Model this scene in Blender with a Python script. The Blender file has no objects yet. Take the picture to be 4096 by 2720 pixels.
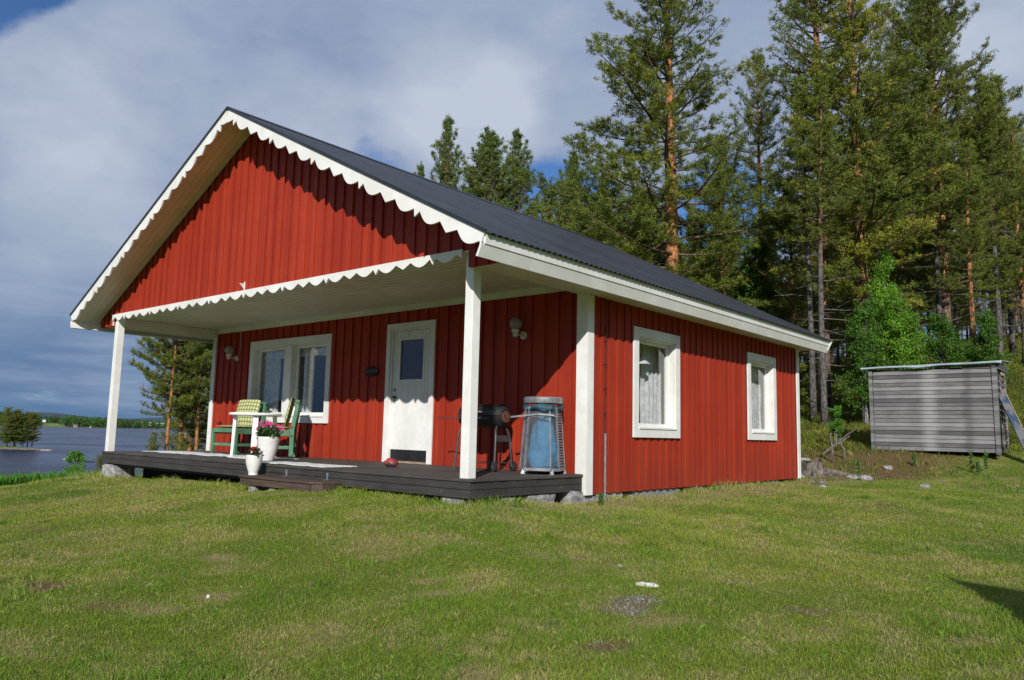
import bpy, bmesh, math, random
import numpy as np
from mathutils import Vector, Matrix, noise

# ------------------------------------------------------------------ camera, sky, sun, exposure
SC = bpy.context.scene
COL = SC.collection
CAM = Vector((5.5945, -5.9501, 0.4811))
YAW, PITCH, ROLL = 0.7051, 0.1205, 0.0234
def cam_axes():
    f = Vector((-math.sin(YAW)*math.cos(PITCH), math.cos(YAW)*math.cos(PITCH), math.sin(PITCH)))
    r0 = Vector((math.cos(YAW), math.sin(YAW), 0)); u0 = r0.cross(f)
    c, s = math.cos(ROLL), math.sin(ROLL)
    return c*r0+s*u0, -s*r0+c*u0, f
_r, _u, _f = cam_axes()
cd = bpy.data.cameras.new('camera'); cam = bpy.data.objects.new('camera', cd); COL.objects.link(cam)
cam.matrix_world = Matrix(((_r.x, _u.x, -_f.x, CAM.x), (_r.y, _u.y, -_f.y, CAM.y), (_r.z, _u.z, -_f.z, CAM.z), (0, 0, 0, 1)))
cd.sensor_width = 36; cd.lens = 3092.43/4096*36; cd.clip_start = 0.05; cd.clip_end = 30000
SC.camera = cam
LDIR = Vector((-0.715, 1.0, -0.679)).normalized()       # the way the sunlight travels
SUN_EL = math.asin(-LDIR.z); SUN_AZ = math.atan2(-LDIR.x, -LDIR.y)
sd = bpy.data.lights.new('sun', 'SUN'); sun = bpy.data.objects.new('sun', sd); COL.objects.link(sun)
sd.energy = 4.7; sd.angle = math.radians(0.55); sd.color = (1.0, 0.965, 0.91)
sun.rotation_euler = LDIR.to_track_quat('-Z', 'Y').to_euler()
SC.view_settings.view_transform = 'Standard'; SC.view_settings.look = 'None'
SC.view_settings.exposure = 0.0; SC.view_settings.gamma = 1.0; SC.view_settings.use_curve_mapping = False
SC.cycles.max_bounces = 6; SC.cycles.transparent_max_bounces = 12; SC.cycles.caustics_reflective = False
SC.cycles.caustics_refractive = False

class NT:
    """tiny node-tree helper"""
    def __init__(s, tree): s.t = tree; s.n = tree.nodes; s.l = tree.links; s.n.clear()
    def add(s, ty, **kw):
        n = s.n.new(ty)
        for k, v in kw.items(): setattr(n, k, v)
        return n
    def link(s, a, b): s.l.new(a, b)
    def val(s, sock, v):
        if hasattr(v, 'is_output') or isinstance(v, bpy.types.NodeSocket): s.l.new(v, sock)
        else: sock.default_value = v
    def math(s, op, a, b=None, c=None, clamp=False):
        n = s.n.new('ShaderNodeMath'); n.operation = op; n.use_clamp = clamp
        for i, v in enumerate((a, b, c)):
            if v is not None: s.val(n.inputs[i], v)
        return n.outputs[0]
    def vmath(s, op, a, b=None):
        n = s.n.new('ShaderNodeVectorMath'); n.operation = op
        s.val(n.inputs[0], a)
        if b is not None: s.val(n.inputs[1], b)
        return n.outputs['Value'] if op in ('DOT_PRODUCT', 'LENGTH', 'DISTANCE') else n.outputs[0]
    def mix(s, fac, a, b, mode='MIX'):
        n = s.n.new('ShaderNodeMix'); n.data_type = 'RGBA'; n.blend_type = mode
        s.val(n.inputs[0], fac)
        for i, v in ((6, a), (7, b)):
            if isinstance(v, tuple): v = v if len(v) == 4 else v+(1,)
            s.val(n.inputs[i], v)
        return n.outputs[2]
    def ramp(s, fac, lo, hi, a=0.0, b=1.0):
        n = s.n.new('ShaderNodeMapRange'); n.clamp = True; n.interpolation_type = 'SMOOTHSTEP'
        s.val(n.inputs[0], fac); n.inputs[1].default_value = lo; n.inputs[2].default_value = hi
        n.inputs[3].default_value = a; n.inputs[4].default_value = b
        return n.outputs[0]
    def noise(s, vec, scale, detail=4, rough=0.55, dist=0.0):
        n = s.n.new('ShaderNodeTexNoise'); s.val(n.inputs['Vector'], vec)
        n.inputs['Scale'].default_value = scale; n.inputs['Detail'].default_value = detail
        n.inputs['Roughness'].default_value = rough; n.inputs['Distortion'].default_value = dist
        return n.outputs['Fac']
    def mapping(s, vec, scale=(1, 1, 1), loc=(0, 0, 0), rot=(0, 0, 0)):
        n = s.n.new('ShaderNodeMapping'); s.val(n.inputs[0], vec)
        n.inputs[1].default_value = loc; n.inputs[2].default_value = rot; n.inputs[3].default_value = scale
        return n.outputs[0]

def pix_dir(u, v):
    d = _f + _r*((u-2048)/3092.43) + _u*((1360-v)/3092.43)
    return d.normalized()

w = bpy.data.worlds.new('World'); SC.world = w; w.use_nodes = True
N = NT(w.node_tree)
sky = N.add('ShaderNodeTexSky', sky_type='NISHITA', sun_disc=False)
sky.sun_elevation = SUN_EL; sky.sun_rotation = SUN_AZ; sky.altitude = 200; sky.air_density = 1.0; sky.dust_density = 0.4; sky.ozone_density = 2.5
tc = N.add('ShaderNodeTexCoord'); D0 = tc.outputs['Generated']
sp = N.add('ShaderNodeSeparateXYZ'); N.link(D0, sp.inputs[0])
zz = N.math('MAXIMUM', sp.outputs[2], 0.0); zc = N.math('ADD', zz, 0.16)
cb = N.add('ShaderNodeCombineXYZ')
N.link(N.math('DIVIDE', sp.outputs[0], zc), cb.inputs[0]); N.link(N.math('DIVIDE', sp.outputs[1], zc), cb.inputs[1])
P = cb.outputs[0]
warp = N.noise(P, 0.9, 3)
Pw = N.vmath('ADD', P, N.vmath('MULTIPLY', N.mapping(P, (1, 1, 1), (3, 1, 0)), (0, 0, 0)))
n1 = N.noise(P, 0.85, 7, 0.56, 0.35)
n2 = N.noise(N.mapping(P, (1, 1, 1), (7.3, 2.1, 0)), 2.1, 6, 0.55, 0.3)
n3 = N.noise(N.mapping(D0, (1, 1, 3.0), (1.3, 4.1, 0)), 3.2, 5, 0.55, 0.2)
n5 = N.noise(N.mapping(D0, (1, 1, 1.7), (2.3, 7.1, 4)), 17.0, 6, 0.6, 0.2)
n4 = N.noise(N.mapping(D0, (1, 1, 2.2), (5.3, .1, 2)), 7.5, 7, 0.62, 0.3)
def spot(u, v, rad):
    """smooth patch of sky round one direction of the world"""
    d = N.vmath('DISTANCE', N.vmath('ADD', D0, N.vmath('MULTIPLY', disp, (0.16, 0.16, 0.16))), tuple(pix_dir(u, v)))
    return N.ramp(d, rad, rad*0.25)
dn = N.add('ShaderNodeTexNoise'); N.link(D0, dn.inputs['Vector']); dn.inputs['Scale'].default_value = 4.5; dn.inputs['Detail'].default_value = 4
disp = N.vmath('SUBTRACT', dn.outputs['Color'], (0.5, 0.5, 0.5))
cover = N.math('ADD', N.math('MULTIPLY', n1, 1.0), 0.18)
for (u, v, r, a) in ((-60, -120, .13, -0.6), (1500, 640, .10, -.34), (2240, 780, .08, -.16), (2150, 640, .06, -.12), (2900, 900, .12, -.3), (300, 700, .035, -.25), (1830, 400, .13, .45), (3700, 200, .25, .25), (900, 300, .35, .15)):
    cover = N.math('ADD', cover, N.math('MULTIPLY', spot(u, v, r), a))
cover = N.math('ADD', cover, N.math('MULTIPLY', N.math('SUBTRACT', n4, .5), .35))
cmask = N.ramp(cover, 0.42, 0.60)
bright = N.math('ADD', N.math('MULTIPLY', n2, 0.32), N.math('ADD', N.math('MULTIPLY', n3, 0.26), N.math('MULTIPLY', N.math('ADD', N.math('MULTIPLY', n4, .72), N.math('MULTIPLY', n5, .28)), 0.52)))
for (u, v, r, a) in ((1850, 420, .14, .20), (1950, 340, .08, .12), (1700, 480, .07, .08), (330, 870, .14, .10), (130, 330, .13, .06), (450, 1130, .14, .06), (2300, 60, .2, .07), (150, 1180, .08, .10), (150, 560, .1, .08), (3900, 250, .12, .16),
                     (500, 1480, .16, -.12), (700, 120, .12, .05), (1250, 620, .15, .10)):
    bright = N.math('ADD', bright, N.math('MULTIPLY', spot(u, v, r), a))
def puff(u, v, rad):
    """billow with a firmer edge round one direction of the world"""
    d = N.vmath('DISTANCE', N.vmath('ADD', D0, N.vmath('MULTIPLY', disp2, (0.11, 0.11, 0.11))), tuple(pix_dir(u, v)))
    return N.ramp(d, rad, rad*0.55)
dn2 = N.add('ShaderNodeTexNoise'); N.link(D0, dn2.inputs['Vector']); dn2.inputs['Scale'].default_value = 9.0; dn2.inputs['Detail'].default_value = 6; dn2.inputs['Roughness'].default_value = .6
disp2 = N.vmath('SUBTRACT', dn2.outputs['Color'], (0.5, 0.5, 0.5))
for (u, v, r, a) in ((1880, 420, .12, .07), (1650, 520, .06, .06), (2050, 330, .07, .04), (120, 420, .10, .09), (560, 260, .09, .08), (330, 850, .10, .12), (520, 1160, .07, .08), (1150, 480, .10, .07), (90, 1160, .06, .10), (420, 1390, .05, .07), (3560, 150, .10, .10), (3950, 330, .07, .10)):
    bright = N.math('ADD', bright, N.math('MULTIPLY', puff(u, v, r), a))
bf = N.math('MULTIPLY', N.math('SUBTRACT', bright, .36), 1.7, clamp=True)
ccol = N.mix(bf, (2.05, 2.75, 4.45), (5.1, 5.75, 6.9))
# lower sky: deeper blue-grey bank
low = N.ramp(sp.outputs[2], 0.30, 0.02)
lown = N.noise(N.mapping(D0, (1, 1, 9.0)), 3.0, 5, 0.6)
bank = N.mix(N.ramp(lown, 0.42, 0.72), (1.0, 1.95, 3.6), (2.8, 3.6, 5.1))
ccol = N.mix(N.math('MULTIPLY', low, 0.9), ccol, bank)
skyc = N.mix(1.0, sky.outputs[0], (0.50, 0.72, 1.0), 'MULTIPLY')
final = N.mix(cmask, skyc, ccol)
bg = N.add('ShaderNodeBackground'); N.link(final, bg.inputs[0]); bg.inputs[1].default_value = 0.1
wo = N.add('ShaderNodeOutputWorld'); N.link(bg.outputs[0], wo.inputs[0])

# ------------------------------------------------------------------ materials
def srgb(r, g, b):
    return tuple(((c/255)/12.92 if c/255 <= .04045 else ((c/255+.055)/1.055)**2.4) for c in (r, g, b))
def new_mat(name):
    m = bpy.data.materials.new(name); m.use_nodes = True
    n = NT(m.node_tree)
    b = n.add('ShaderNodeBsdfPrincipled'); o = n.add('ShaderNodeOutputMaterial'); n.link(b.outputs[0], o.inputs[0])
    return m, n, b
def coords(n, kind='Object'): return n.add('ShaderNodeTexCoord').outputs[kind]
def bump(n, b, h, strength=0.3, dist=0.01):
    k = n.add('ShaderNodeBump'); k.inputs['Strength'].default_value = strength; k.inputs['Distance'].default_value = dist
    n.link(h, k.inputs['Height']); n.link(k.outputs[0], b.inputs['Normal'])
def simple(name, col, rough=0.6, var=0.12, scale=8, metal=0.0, bumps=0.15, stretch=(1, 1, 1), spec=0.5, dark=None, bd=0.004):
    m, n, b = new_mat(name); c = n.mapping(coords(n), stretch)
    f = n.noise(c, scale, 5, 0.6)
    dk = dark if dark else tuple(x*(1-var*2.2) for x in col)
    lt = tuple(min(1, x*(1+var)) for x in col)
    n.val(b.inputs['Base Color'], n.mix(n.ramp(f, .3, .7), dk, lt))
    b.inputs['Roughness'].default_value = rough; b.inputs['Metallic'].default_value = metal
    b.inputs['Specular IOR Level'].default_value = spec
    if bumps: bump(n, b, n.noise(c, scale*5, 4), bumps, bd)
    return m
def red_paint(name, axis):
    m, n, b = new_mat(name); c = coords(n)
    s = n.add('ShaderNodeSeparateXYZ'); n.link(c, s.inputs[0])
    ax = s.outputs[axis]
    wn = n.add('ShaderNodeTexWhiteNoise', noise_dimensions='1D'); n.link(n.math('FLOOR', n.math('MULTIPLY', ax, 9.3)), wn.inputs['W'])
    streak = n.noise(n.mapping(c, (14, 14, .8)), 3.0, 5, 0.6)
    blot = n.noise(c, 1.4, 4)
    f = n.math('ADD', n.math('MULTIPLY', wn.outputs[0], .28), n.math('ADD', n.math('MULTIPLY', streak, .42), n.math('MULTIPLY', blot, .45)))
    col = n.mix(n.ramp(f, .3, .95), (.270, .0225, .0085), (.400, .0430, .0155))
    # flaked flecks of pale wood
    fl = n.noise(n.mapping(c, (30, 30, 4)), 4.0, 3, .7)
    fl2 = n.noise(c, 1.1, 2)
    fk = n.math('MULTIPLY', n.ramp(fl, .765, .80), n.ramp(fl2, .45, .6))
    col = n.mix(fk, col, (.42, .20, .15))
    # splash dirt low on the boards
    low = n.math('MULTIPLY', n.ramp(s.outputs[2], .5, -.2), n.noise(c, 5, 3))
    col = n.mix(n.math('MULTIPLY', low, .35), col, (.12, .045, .03))
    n.val(b.inputs['Base Color'], col)
    b.inputs['Roughness'].default_value = .62; b.inputs['Specular IOR Level'].default_value = .3
    bump(n, b, n.noise(n.mapping(c, (60, 60, 3)), 4, 4), .35, .003)
    return m
def white_paint(name='white_paint', base=(.82, .82, .80)):
    m, n, b = new_mat(name); c = coords(n)
    f = n.noise(c, 2.2, 5, .65); g = n.noise(n.mapping(c, (40, 40, 40)), 2, 3, .7)
    col = n.mix(n.ramp(f, .35, .75), tuple(x*k_ for x, k_ in zip(base, (.86, .85, .82))), base)
    gm = n.noise(n.mapping(c, (3, 3, 1.2)), 2.0, 6, .7); col = n.mix(n.math('MULTIPLY', n.ramp(gm, .56, .72), .30), col, (.46, .44, .38))
    col = n.mix(n.math('MULTIPLY', n.ramp(g, .70, .78), .55), col, (.33, .31, .27))
    n.val(b.inputs['Base Color'], col); b.inputs['Roughness'].default_value = .5
    bump(n, b, n.noise(n.mapping(c, (9, 9, 9)), 6, 4), .18, .003)
    return m
def deck_wood(name='deck_wood', a=(.040, .036, .033), bb=(.095, .082, .070), axis=0):
    m, n, b = new_mat(name); c = coords(n)
    st = [14, 14, 14]; st[axis] = .9
    f = n.noise(n.mapping(c, tuple(st)), 3.0, 6, .65); g = n.noise(c, 1.2, 4)
    col = n.mix(n.ramp(n.math('ADD', n.math('MULTIPLY', f, .6), n.math('MULTIPLY', g, .4)), .32, .68), a, bb)
    v = n.add('ShaderNodeTexVoronoi'); n.link(n.mapping(c, (2.3, 2.3, 7)), v.inputs['Vector']); v.inputs['Scale'].default_value = 1.6
    col = n.mix(n.ramp(v.outputs['Distance'], .085, .05), col, (.16, .10, .055))
    fl = n.noise(n.mapping(c, (6, 6, 12)), 4, 4, .7)
    col = n.mix(n.math('MULTIPLY', n.ramp(fl, .66, .72), .5), col, (.24, .19, .15))
    n.val(b.inputs['Base Color'], col); b.inputs['Roughness'].default_value = .72; b.inputs['Specular IOR Level'].default_value = .3
    bump(n, b, f, .4, .004)
    return m
def grey_wood(name='weathered_wood', pitch=.099, z0=0.0):
    m, n, b = new_mat(name); c = coords(n)
    s = n.add('ShaderNodeSeparateXYZ'); n.link(c, s.inputs[0])
    wn = n.add('ShaderNodeTexWhiteNoise', noise_dimensions='1D'); n.link(n.math('FLOOR', n.math('DIVIDE', n.math('SUBTRACT', s.outputs[2], z0), pitch)), wn.inputs['W'])
    gr = n.noise(n.mapping(c, (1.0, 1.0, 70)), 2.0, 6, .72)
    bl = n.noise(n.mapping(c, (1, 1, 2.5)), 1.9, 4)
    f = n.math('ADD', n.math('MULTIPLY', wn.outputs[0], .30), n.math('ADD', n.math('MULTIPLY', gr, .55), n.math('MULTIPLY', bl, .35)))
    col = n.mix(n.ramp(f, .42, .90), (.085, .083, .085), (.29, .286, .288))
    # pale washed stripe and a dark stain down the long side
    pale = n.math('MULTIPLY', n.math('MULTIPLY', n.ramp(n.math('ABSOLUTE', n.math('SUBTRACT', s.outputs[0], n.math('ADD', 1.17, n.math('MULTIPLY', bl, .2)))), .26, .02), .45), n.ramp(gr, .25, .6, .45, 1.0))
    col = n.mix(pale, col, (.42, .42, .43))
    dk = n.math('MULTIPLY', n.ramp(n.math('ABSOLUTE', n.math('SUBTRACT', s.outputs[0], n.math('ADD', 1.98, n.math('MULTIPLY', bl, .25)))), .16, .01), n.ramp(gr, .35, .6))
    col = n.mix(n.math('MULTIPLY', dk, .55), col, (.03, .03, .032))
    n.val(b.inputs['Base Color'], col); b.inputs['Roughness'].default_value = .85; b.inputs['Specular IOR Level'].default_value = .2
    bump(n, b, gr, .5, .004)
    return m
def attr_mat(name, attr, rough=.8, transl=0.0, spec=.2, noise_amt=.25, scale=30):
    m, n, b = new_mat(name)
    a = n.add('ShaderNodeAttribute', attribute_name=attr)
    col = a.outputs['Color']
    if noise_amt:
        f = n.noise(coords(n), scale, 4, .6)
        col = n.mix(1.0, col, n.mix(n.ramp(f, .3, .7), (1-noise_amt,)*3, (1+noise_amt,)*3), 'MULTIPLY')
    n.val(b.inputs['Base Color'], col); b.inputs['Roughness'].default_value = rough; b.inputs['Specular IOR Level'].default_value = spec
    if transl:
        t = n.add('ShaderNodeBsdfTranslucent'); n.val(t.inputs[0], col)
        mx = n.add('ShaderNodeMixShader'); mx.inputs[0].default_value = transl
        n.link(b.outputs[0], mx.inputs[1]); n.link(t.outputs[0], mx.inputs[2])
        o = [x for x in n.n if x.type == 'OUTPUT_MATERIAL'][0]; n.link(mx.outputs[0], o.inputs[0])
    return m
def glass_mat(name='window_glass', tint=(.95, .96, .97), gl=1.7):
    m = bpy.data.materials.new(name); m.use_nodes = True; n = NT(m.node_tree)
    t = n.add('ShaderNodeBsdfTransparent'); t.inputs[0].default_value = tint+(1,)
    g = n.add('ShaderNodeBsdfGlossy'); g.inputs['Roughness'].default_value = .01
    lw = n.add('ShaderNodeLayerWeight'); lw.inputs[0].default_value = .5; fr = n.math('ADD', .045, n.math('MULTIPLY', .95, n.math('POWER', lw.outputs['Facing'], 5.0)))
    mx = n.add('ShaderNodeMixShader'); n.link(n.math('MULTIPLY', fr, gl, clamp=True), mx.inputs[0]); n.link(t.outputs[0], mx.inputs[1]); n.link(g.outputs[0], mx.inputs[2])
    o = n.add('ShaderNodeOutputMaterial'); n.link(mx.outputs[0], o.inputs[0])
    return m

M = {}
M['red_x'] = red_paint('red_paint_front', 0); M['red_y'] = red_paint('red_paint_side', 1)
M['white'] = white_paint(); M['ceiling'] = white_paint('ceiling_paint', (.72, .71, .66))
M['post'] = white_paint('post_paint', (.86, .86, .845))
M['deck'] = deck_wood(); M['fascia'] = deck_wood('deck_fascia_wood', (.026, .025, .024), (.062, .057, .052))
M['step'] = deck_wood('step_wood', (.045, .034, .028), (.11, .075, .055))
M['grey'] = grey_wood()
M['roof'] = simple('roof_sheet', (.025, .028, .035), .42, .18, 1.5, 0.0, .05, spec=.45)
M['stone'] = simple('granite', (.34, .33, .32), .9, .3, 14, bumps=.6, bd=.02)
M['concrete'] = simple('concrete', (.36, .35, .34), .95, .25, 22, bumps=.8, bd=.02)
M['dark'] = simple('dark_board', (.02, .018, .016), .8, .2)
M['glass'] = glass_mat()
M['room'] = simple('room_paint', (.35, .31, .26), .9, .05, 2, bumps=0)
M['green'] = simple('green_paint', (.080, .215, .115), .5, .12, 6, bumps=.12)
M['plastic'] = simple('white_plastic', (.82, .82, .81), .35, .03, 5, bumps=.03)
M['ceramic'] = simple('white_ceramic', (.80, .79, .76), .3, .04, 6, bumps=.03)
M['black'] = simple('black_enamel', (.018, .018, .019), .42, .2, 9, bumps=.05)
M['tube'] = simple('grey_tube', (.07, .07, .075), .5, .15, 12, metal=.2, bumps=.05)
M['rubber'] = simple('rubber', (.014, .014, .014), .8, .2)
M['galv'] = simple('galvanised', (.38, .40, .42), .42, .16, 14, metal=.65, bumps=.1)
M['bagblue'] = simple('blue_bag', (.045, .29, .56), .3, .10, 9, bumps=1.0, bd=.03)
M['bagdark'] = simple('bag_rim', (.02, .075, .11), .35, .3, 9, bumps=.8, bd=.02)
M['rust'] = simple('rusty_cap', (.13, .055, .03), .8, .3, 20)
M['brass'] = simple('brass', (.45, .30, .10), .35, .1, 10, metal=.9)
M['iron'] = simple('iron', (.05, .05, .05), .5, .2, 10, metal=.6)
M['lampcup'] = simple('cream_plastic', (.62, .58, .48), .4, .05, 6)
M['soil'] = simple('soil', (.035, .024, .016), .95, .3, 30, bumps=.8)
M['bark_dead'] = simple('dead_wood', (.17, .145, .12), .9, .35, 7, bumps=.8, stretch=(3, 3, 1), bd=.02)
M['leaf'] = attr_mat('leaf_green', 'vcol', .55, .35, .35, 0)
M['needle'] = attr_mat('pine_needles', 'vcol', .6, .42, .3, 0)
M['grass'] = attr_mat('grass_blades', 'vcol', .6, .30, .2, 0)
M['petal'] = attr_mat('petals', 'vcol', .6, .3, .2, 0)
M['tinroof'] = simple('pale_blue_sheet', (.33, .40, .43), .55, .12, 3, metal=.1)
M['carved'] = simple('pale_wood', (.36, .28, .19), .8, .2, 8, stretch=(1, 1, 6))

def cushion_mat():
    m, n, b = new_mat('plaid_fabric'); c = coords(n)
    s = n.add('ShaderNodeSeparateXYZ'); n.link(c, s.inputs[0])
    def stripes(o, per, duty, off=0.0):
        fr = n.math('FRACT', n.math('ADD', n.math('DIVIDE', o, per), 50.0+off))
        return n.math('LESS_THAN', fr, duty)
    ab = n.math('ADD', s.outputs[1], n.math('MULTIPLY', s.outputs[2], 1.0))
    v1 = stripes(s.outputs[0], .072, .36); v2 = stripes(ab, .072, .36)
    v3 = stripes(s.outputs[0], .072, .09, .5); v4 = stripes(ab, .072, .09, .5)
    col = (.60, .58, .27)
    col = n.mix(n.math('MULTIPLY', v1, .72), col, (.06, .14, .06)); col = n.mix(n.math('MULTIPLY', v2, .72), col, (.06, .14, .06))
    col = n.mix(n.math('MULTIPLY', n.math('MAXIMUM', v3, v4), .45), col, (.35, .18, .12))
    n.val(b.inputs['Base Color'], col); b.inputs['Roughness'].default_value = .9; b.inputs['Specular IOR Level'].default_value = .1
    return m
M['plaid'] = cushion_mat()
def rug_mat():
    m, n, b = new_mat('rag_rug'); c = coords(n)
    f = n.noise(n.mapping(c, (1.5, 60, 1)), 1.4, 3, .7)
    n.val(b.inputs['Base Color'], n.mix(n.ramp(f, .52, .62), (.76, .77, .75), (.22, .27, .30))); b.inputs['Roughness'].default_value = .95
    bump(n, b, n.noise(n.mapping(c, (60, 60, 60)), 3, 3), .8, .008)
    return m
M['rug'] = rug_mat()
def curtain_mat(name, pat):
    m, n, b = new_mat(name); c = coords(n)
    f = n.noise(c, 9 if pat else 14, 3, .5, 1.2)
    n.val(b.inputs['Base Color'], n.mix(n.ramp(f, .48, .56), (.60, .61, .60), (.75, .76, .75))); b.inputs['Roughness'].default_value = .9
    return m
M['curtain'] = curtain_mat('lace_curtain', True)
def trunk_mat(name, low, high, split=.30):
    m, n, b = new_mat(name); c = coords(n); g = coords(n, 'Generated')
    s = n.add('ShaderNodeSeparateXYZ'); n.link(g, s.inputs[0])
    f = n.noise(n.mapping(c, (1, 1, .35)), 9, 5, .7)
    v = n.add('ShaderNodeTexVoronoi', feature='DISTANCE_TO_EDGE'); n.link(n.mapping(c, (1, 1, .45)), v.inputs['Vector']); v.inputs['Scale'].default_value = 8
    h = n.math('ADD', s.outputs[2], n.math('MULTIPLY', n.math('SUBTRACT', f, .5), .35))
    col = n.mix(n.ramp(h, split-.08, split+.12), low, high)
    col = n.mix(n.ramp(v.outputs['Distance'], .12, .0), col, tuple(x*.35 for x in low))
    col = n.mix(n.ramp(f, .35, .7), n.mix(1.0, col, (.6, .6, .6), 'MULTIPLY'), col)
    n.val(b.inputs['Base Color'], col); b.inputs['Roughness'].default_value = .9; b.inputs['Specular IOR Level'].default_value = .15
    bump(n, b, n.math('ADD', f, v.outputs['Distance']), .9, .03)
    return m
M['bark'] = trunk_mat('pine_bark', (.20, .15, .12), (.52, .24, .11), .22)
M['bark_orange'] = trunk_mat('orange_pine_bark', (.46, .27, .17), (.58, .25, .10), .16)
M['bark_grey'] = trunk_mat('grey_pine_bark', (.17, .155, .14), (.30, .17, .10), .5)
M['bark_birch'] = trunk_mat('birch_bark', (.42, .41, .38), (.30, .27, .23), .6)
M['twig'] = simple('twig_bark', (.17, .11, .075), .9, .3, 10, bumps=0)
M['twig_grey'] = simple('dead_twig_bark', (.22, .20, .18), .9, .3, 10, bumps=0)
# ------------------------------------------------------------------ helpers
def tag(o, label=None, cat=None, group=None, kind=None):
    if label: o['label'] = label
    if cat: o['category'] = cat
    if group: o['group'] = group
    if kind: o['kind'] = kind
    return o
def empty(name, loc=(0, 0, 0), rz=0.0, label=None, cat=None, group=None, rot=None):
    o = bpy.data.objects.new(name, None); COL.objects.link(o); o.location = loc; o.rotation_euler = rot if rot else (0, 0, rz)
    o.empty_display_size = .1
    return tag(o, label, cat, group)
def np_obj(name, verts, faces, mats, parent=None, attr=None, midx=None, smooth=False, loc=None):
    """verts (n,3) array, faces (m,k) array of one face size; attr: per-vertex colours"""
    me = bpy.data.meshes.new(name); nv = len(verts); faces = np.asarray(faces, dtype=np.int32); nf, k = faces.shape
    me.vertices.add(nv); me.vertices.foreach_set('co', np.asarray(verts, dtype=np.float32).ravel())
    me.loops.add(nf*k); me.loops.foreach_set('vertex_index', faces.ravel())
    me.polygons.add(nf); me.polygons.foreach_set('loop_start', np.arange(0, nf*k, k, dtype=np.int32))
    if midx is not None: me.polygons.foreach_set('material_index', np.asarray(midx, dtype=np.int32))
    me.polygons.foreach_set('use_smooth', np.full(nf, smooth, dtype=bool))
    me.update(calc_edges=True)
    if attr is not None:
        a = me.color_attributes.new('vcol', 'FLOAT_COLOR', 'POINT')
        c = np.ones((nv, 4), dtype=np.float32); c[:, :3] = attr; a.data.foreach_set('color', c.ravel())
    for m in (mats if isinstance(mats, (list, tuple)) else [mats]): me.materials.append(m)
    o = bpy.data.objects.new(name, me); COL.objects.link(o); o.parent = parent
    if loc is not None: o.location = loc
    return o
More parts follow.
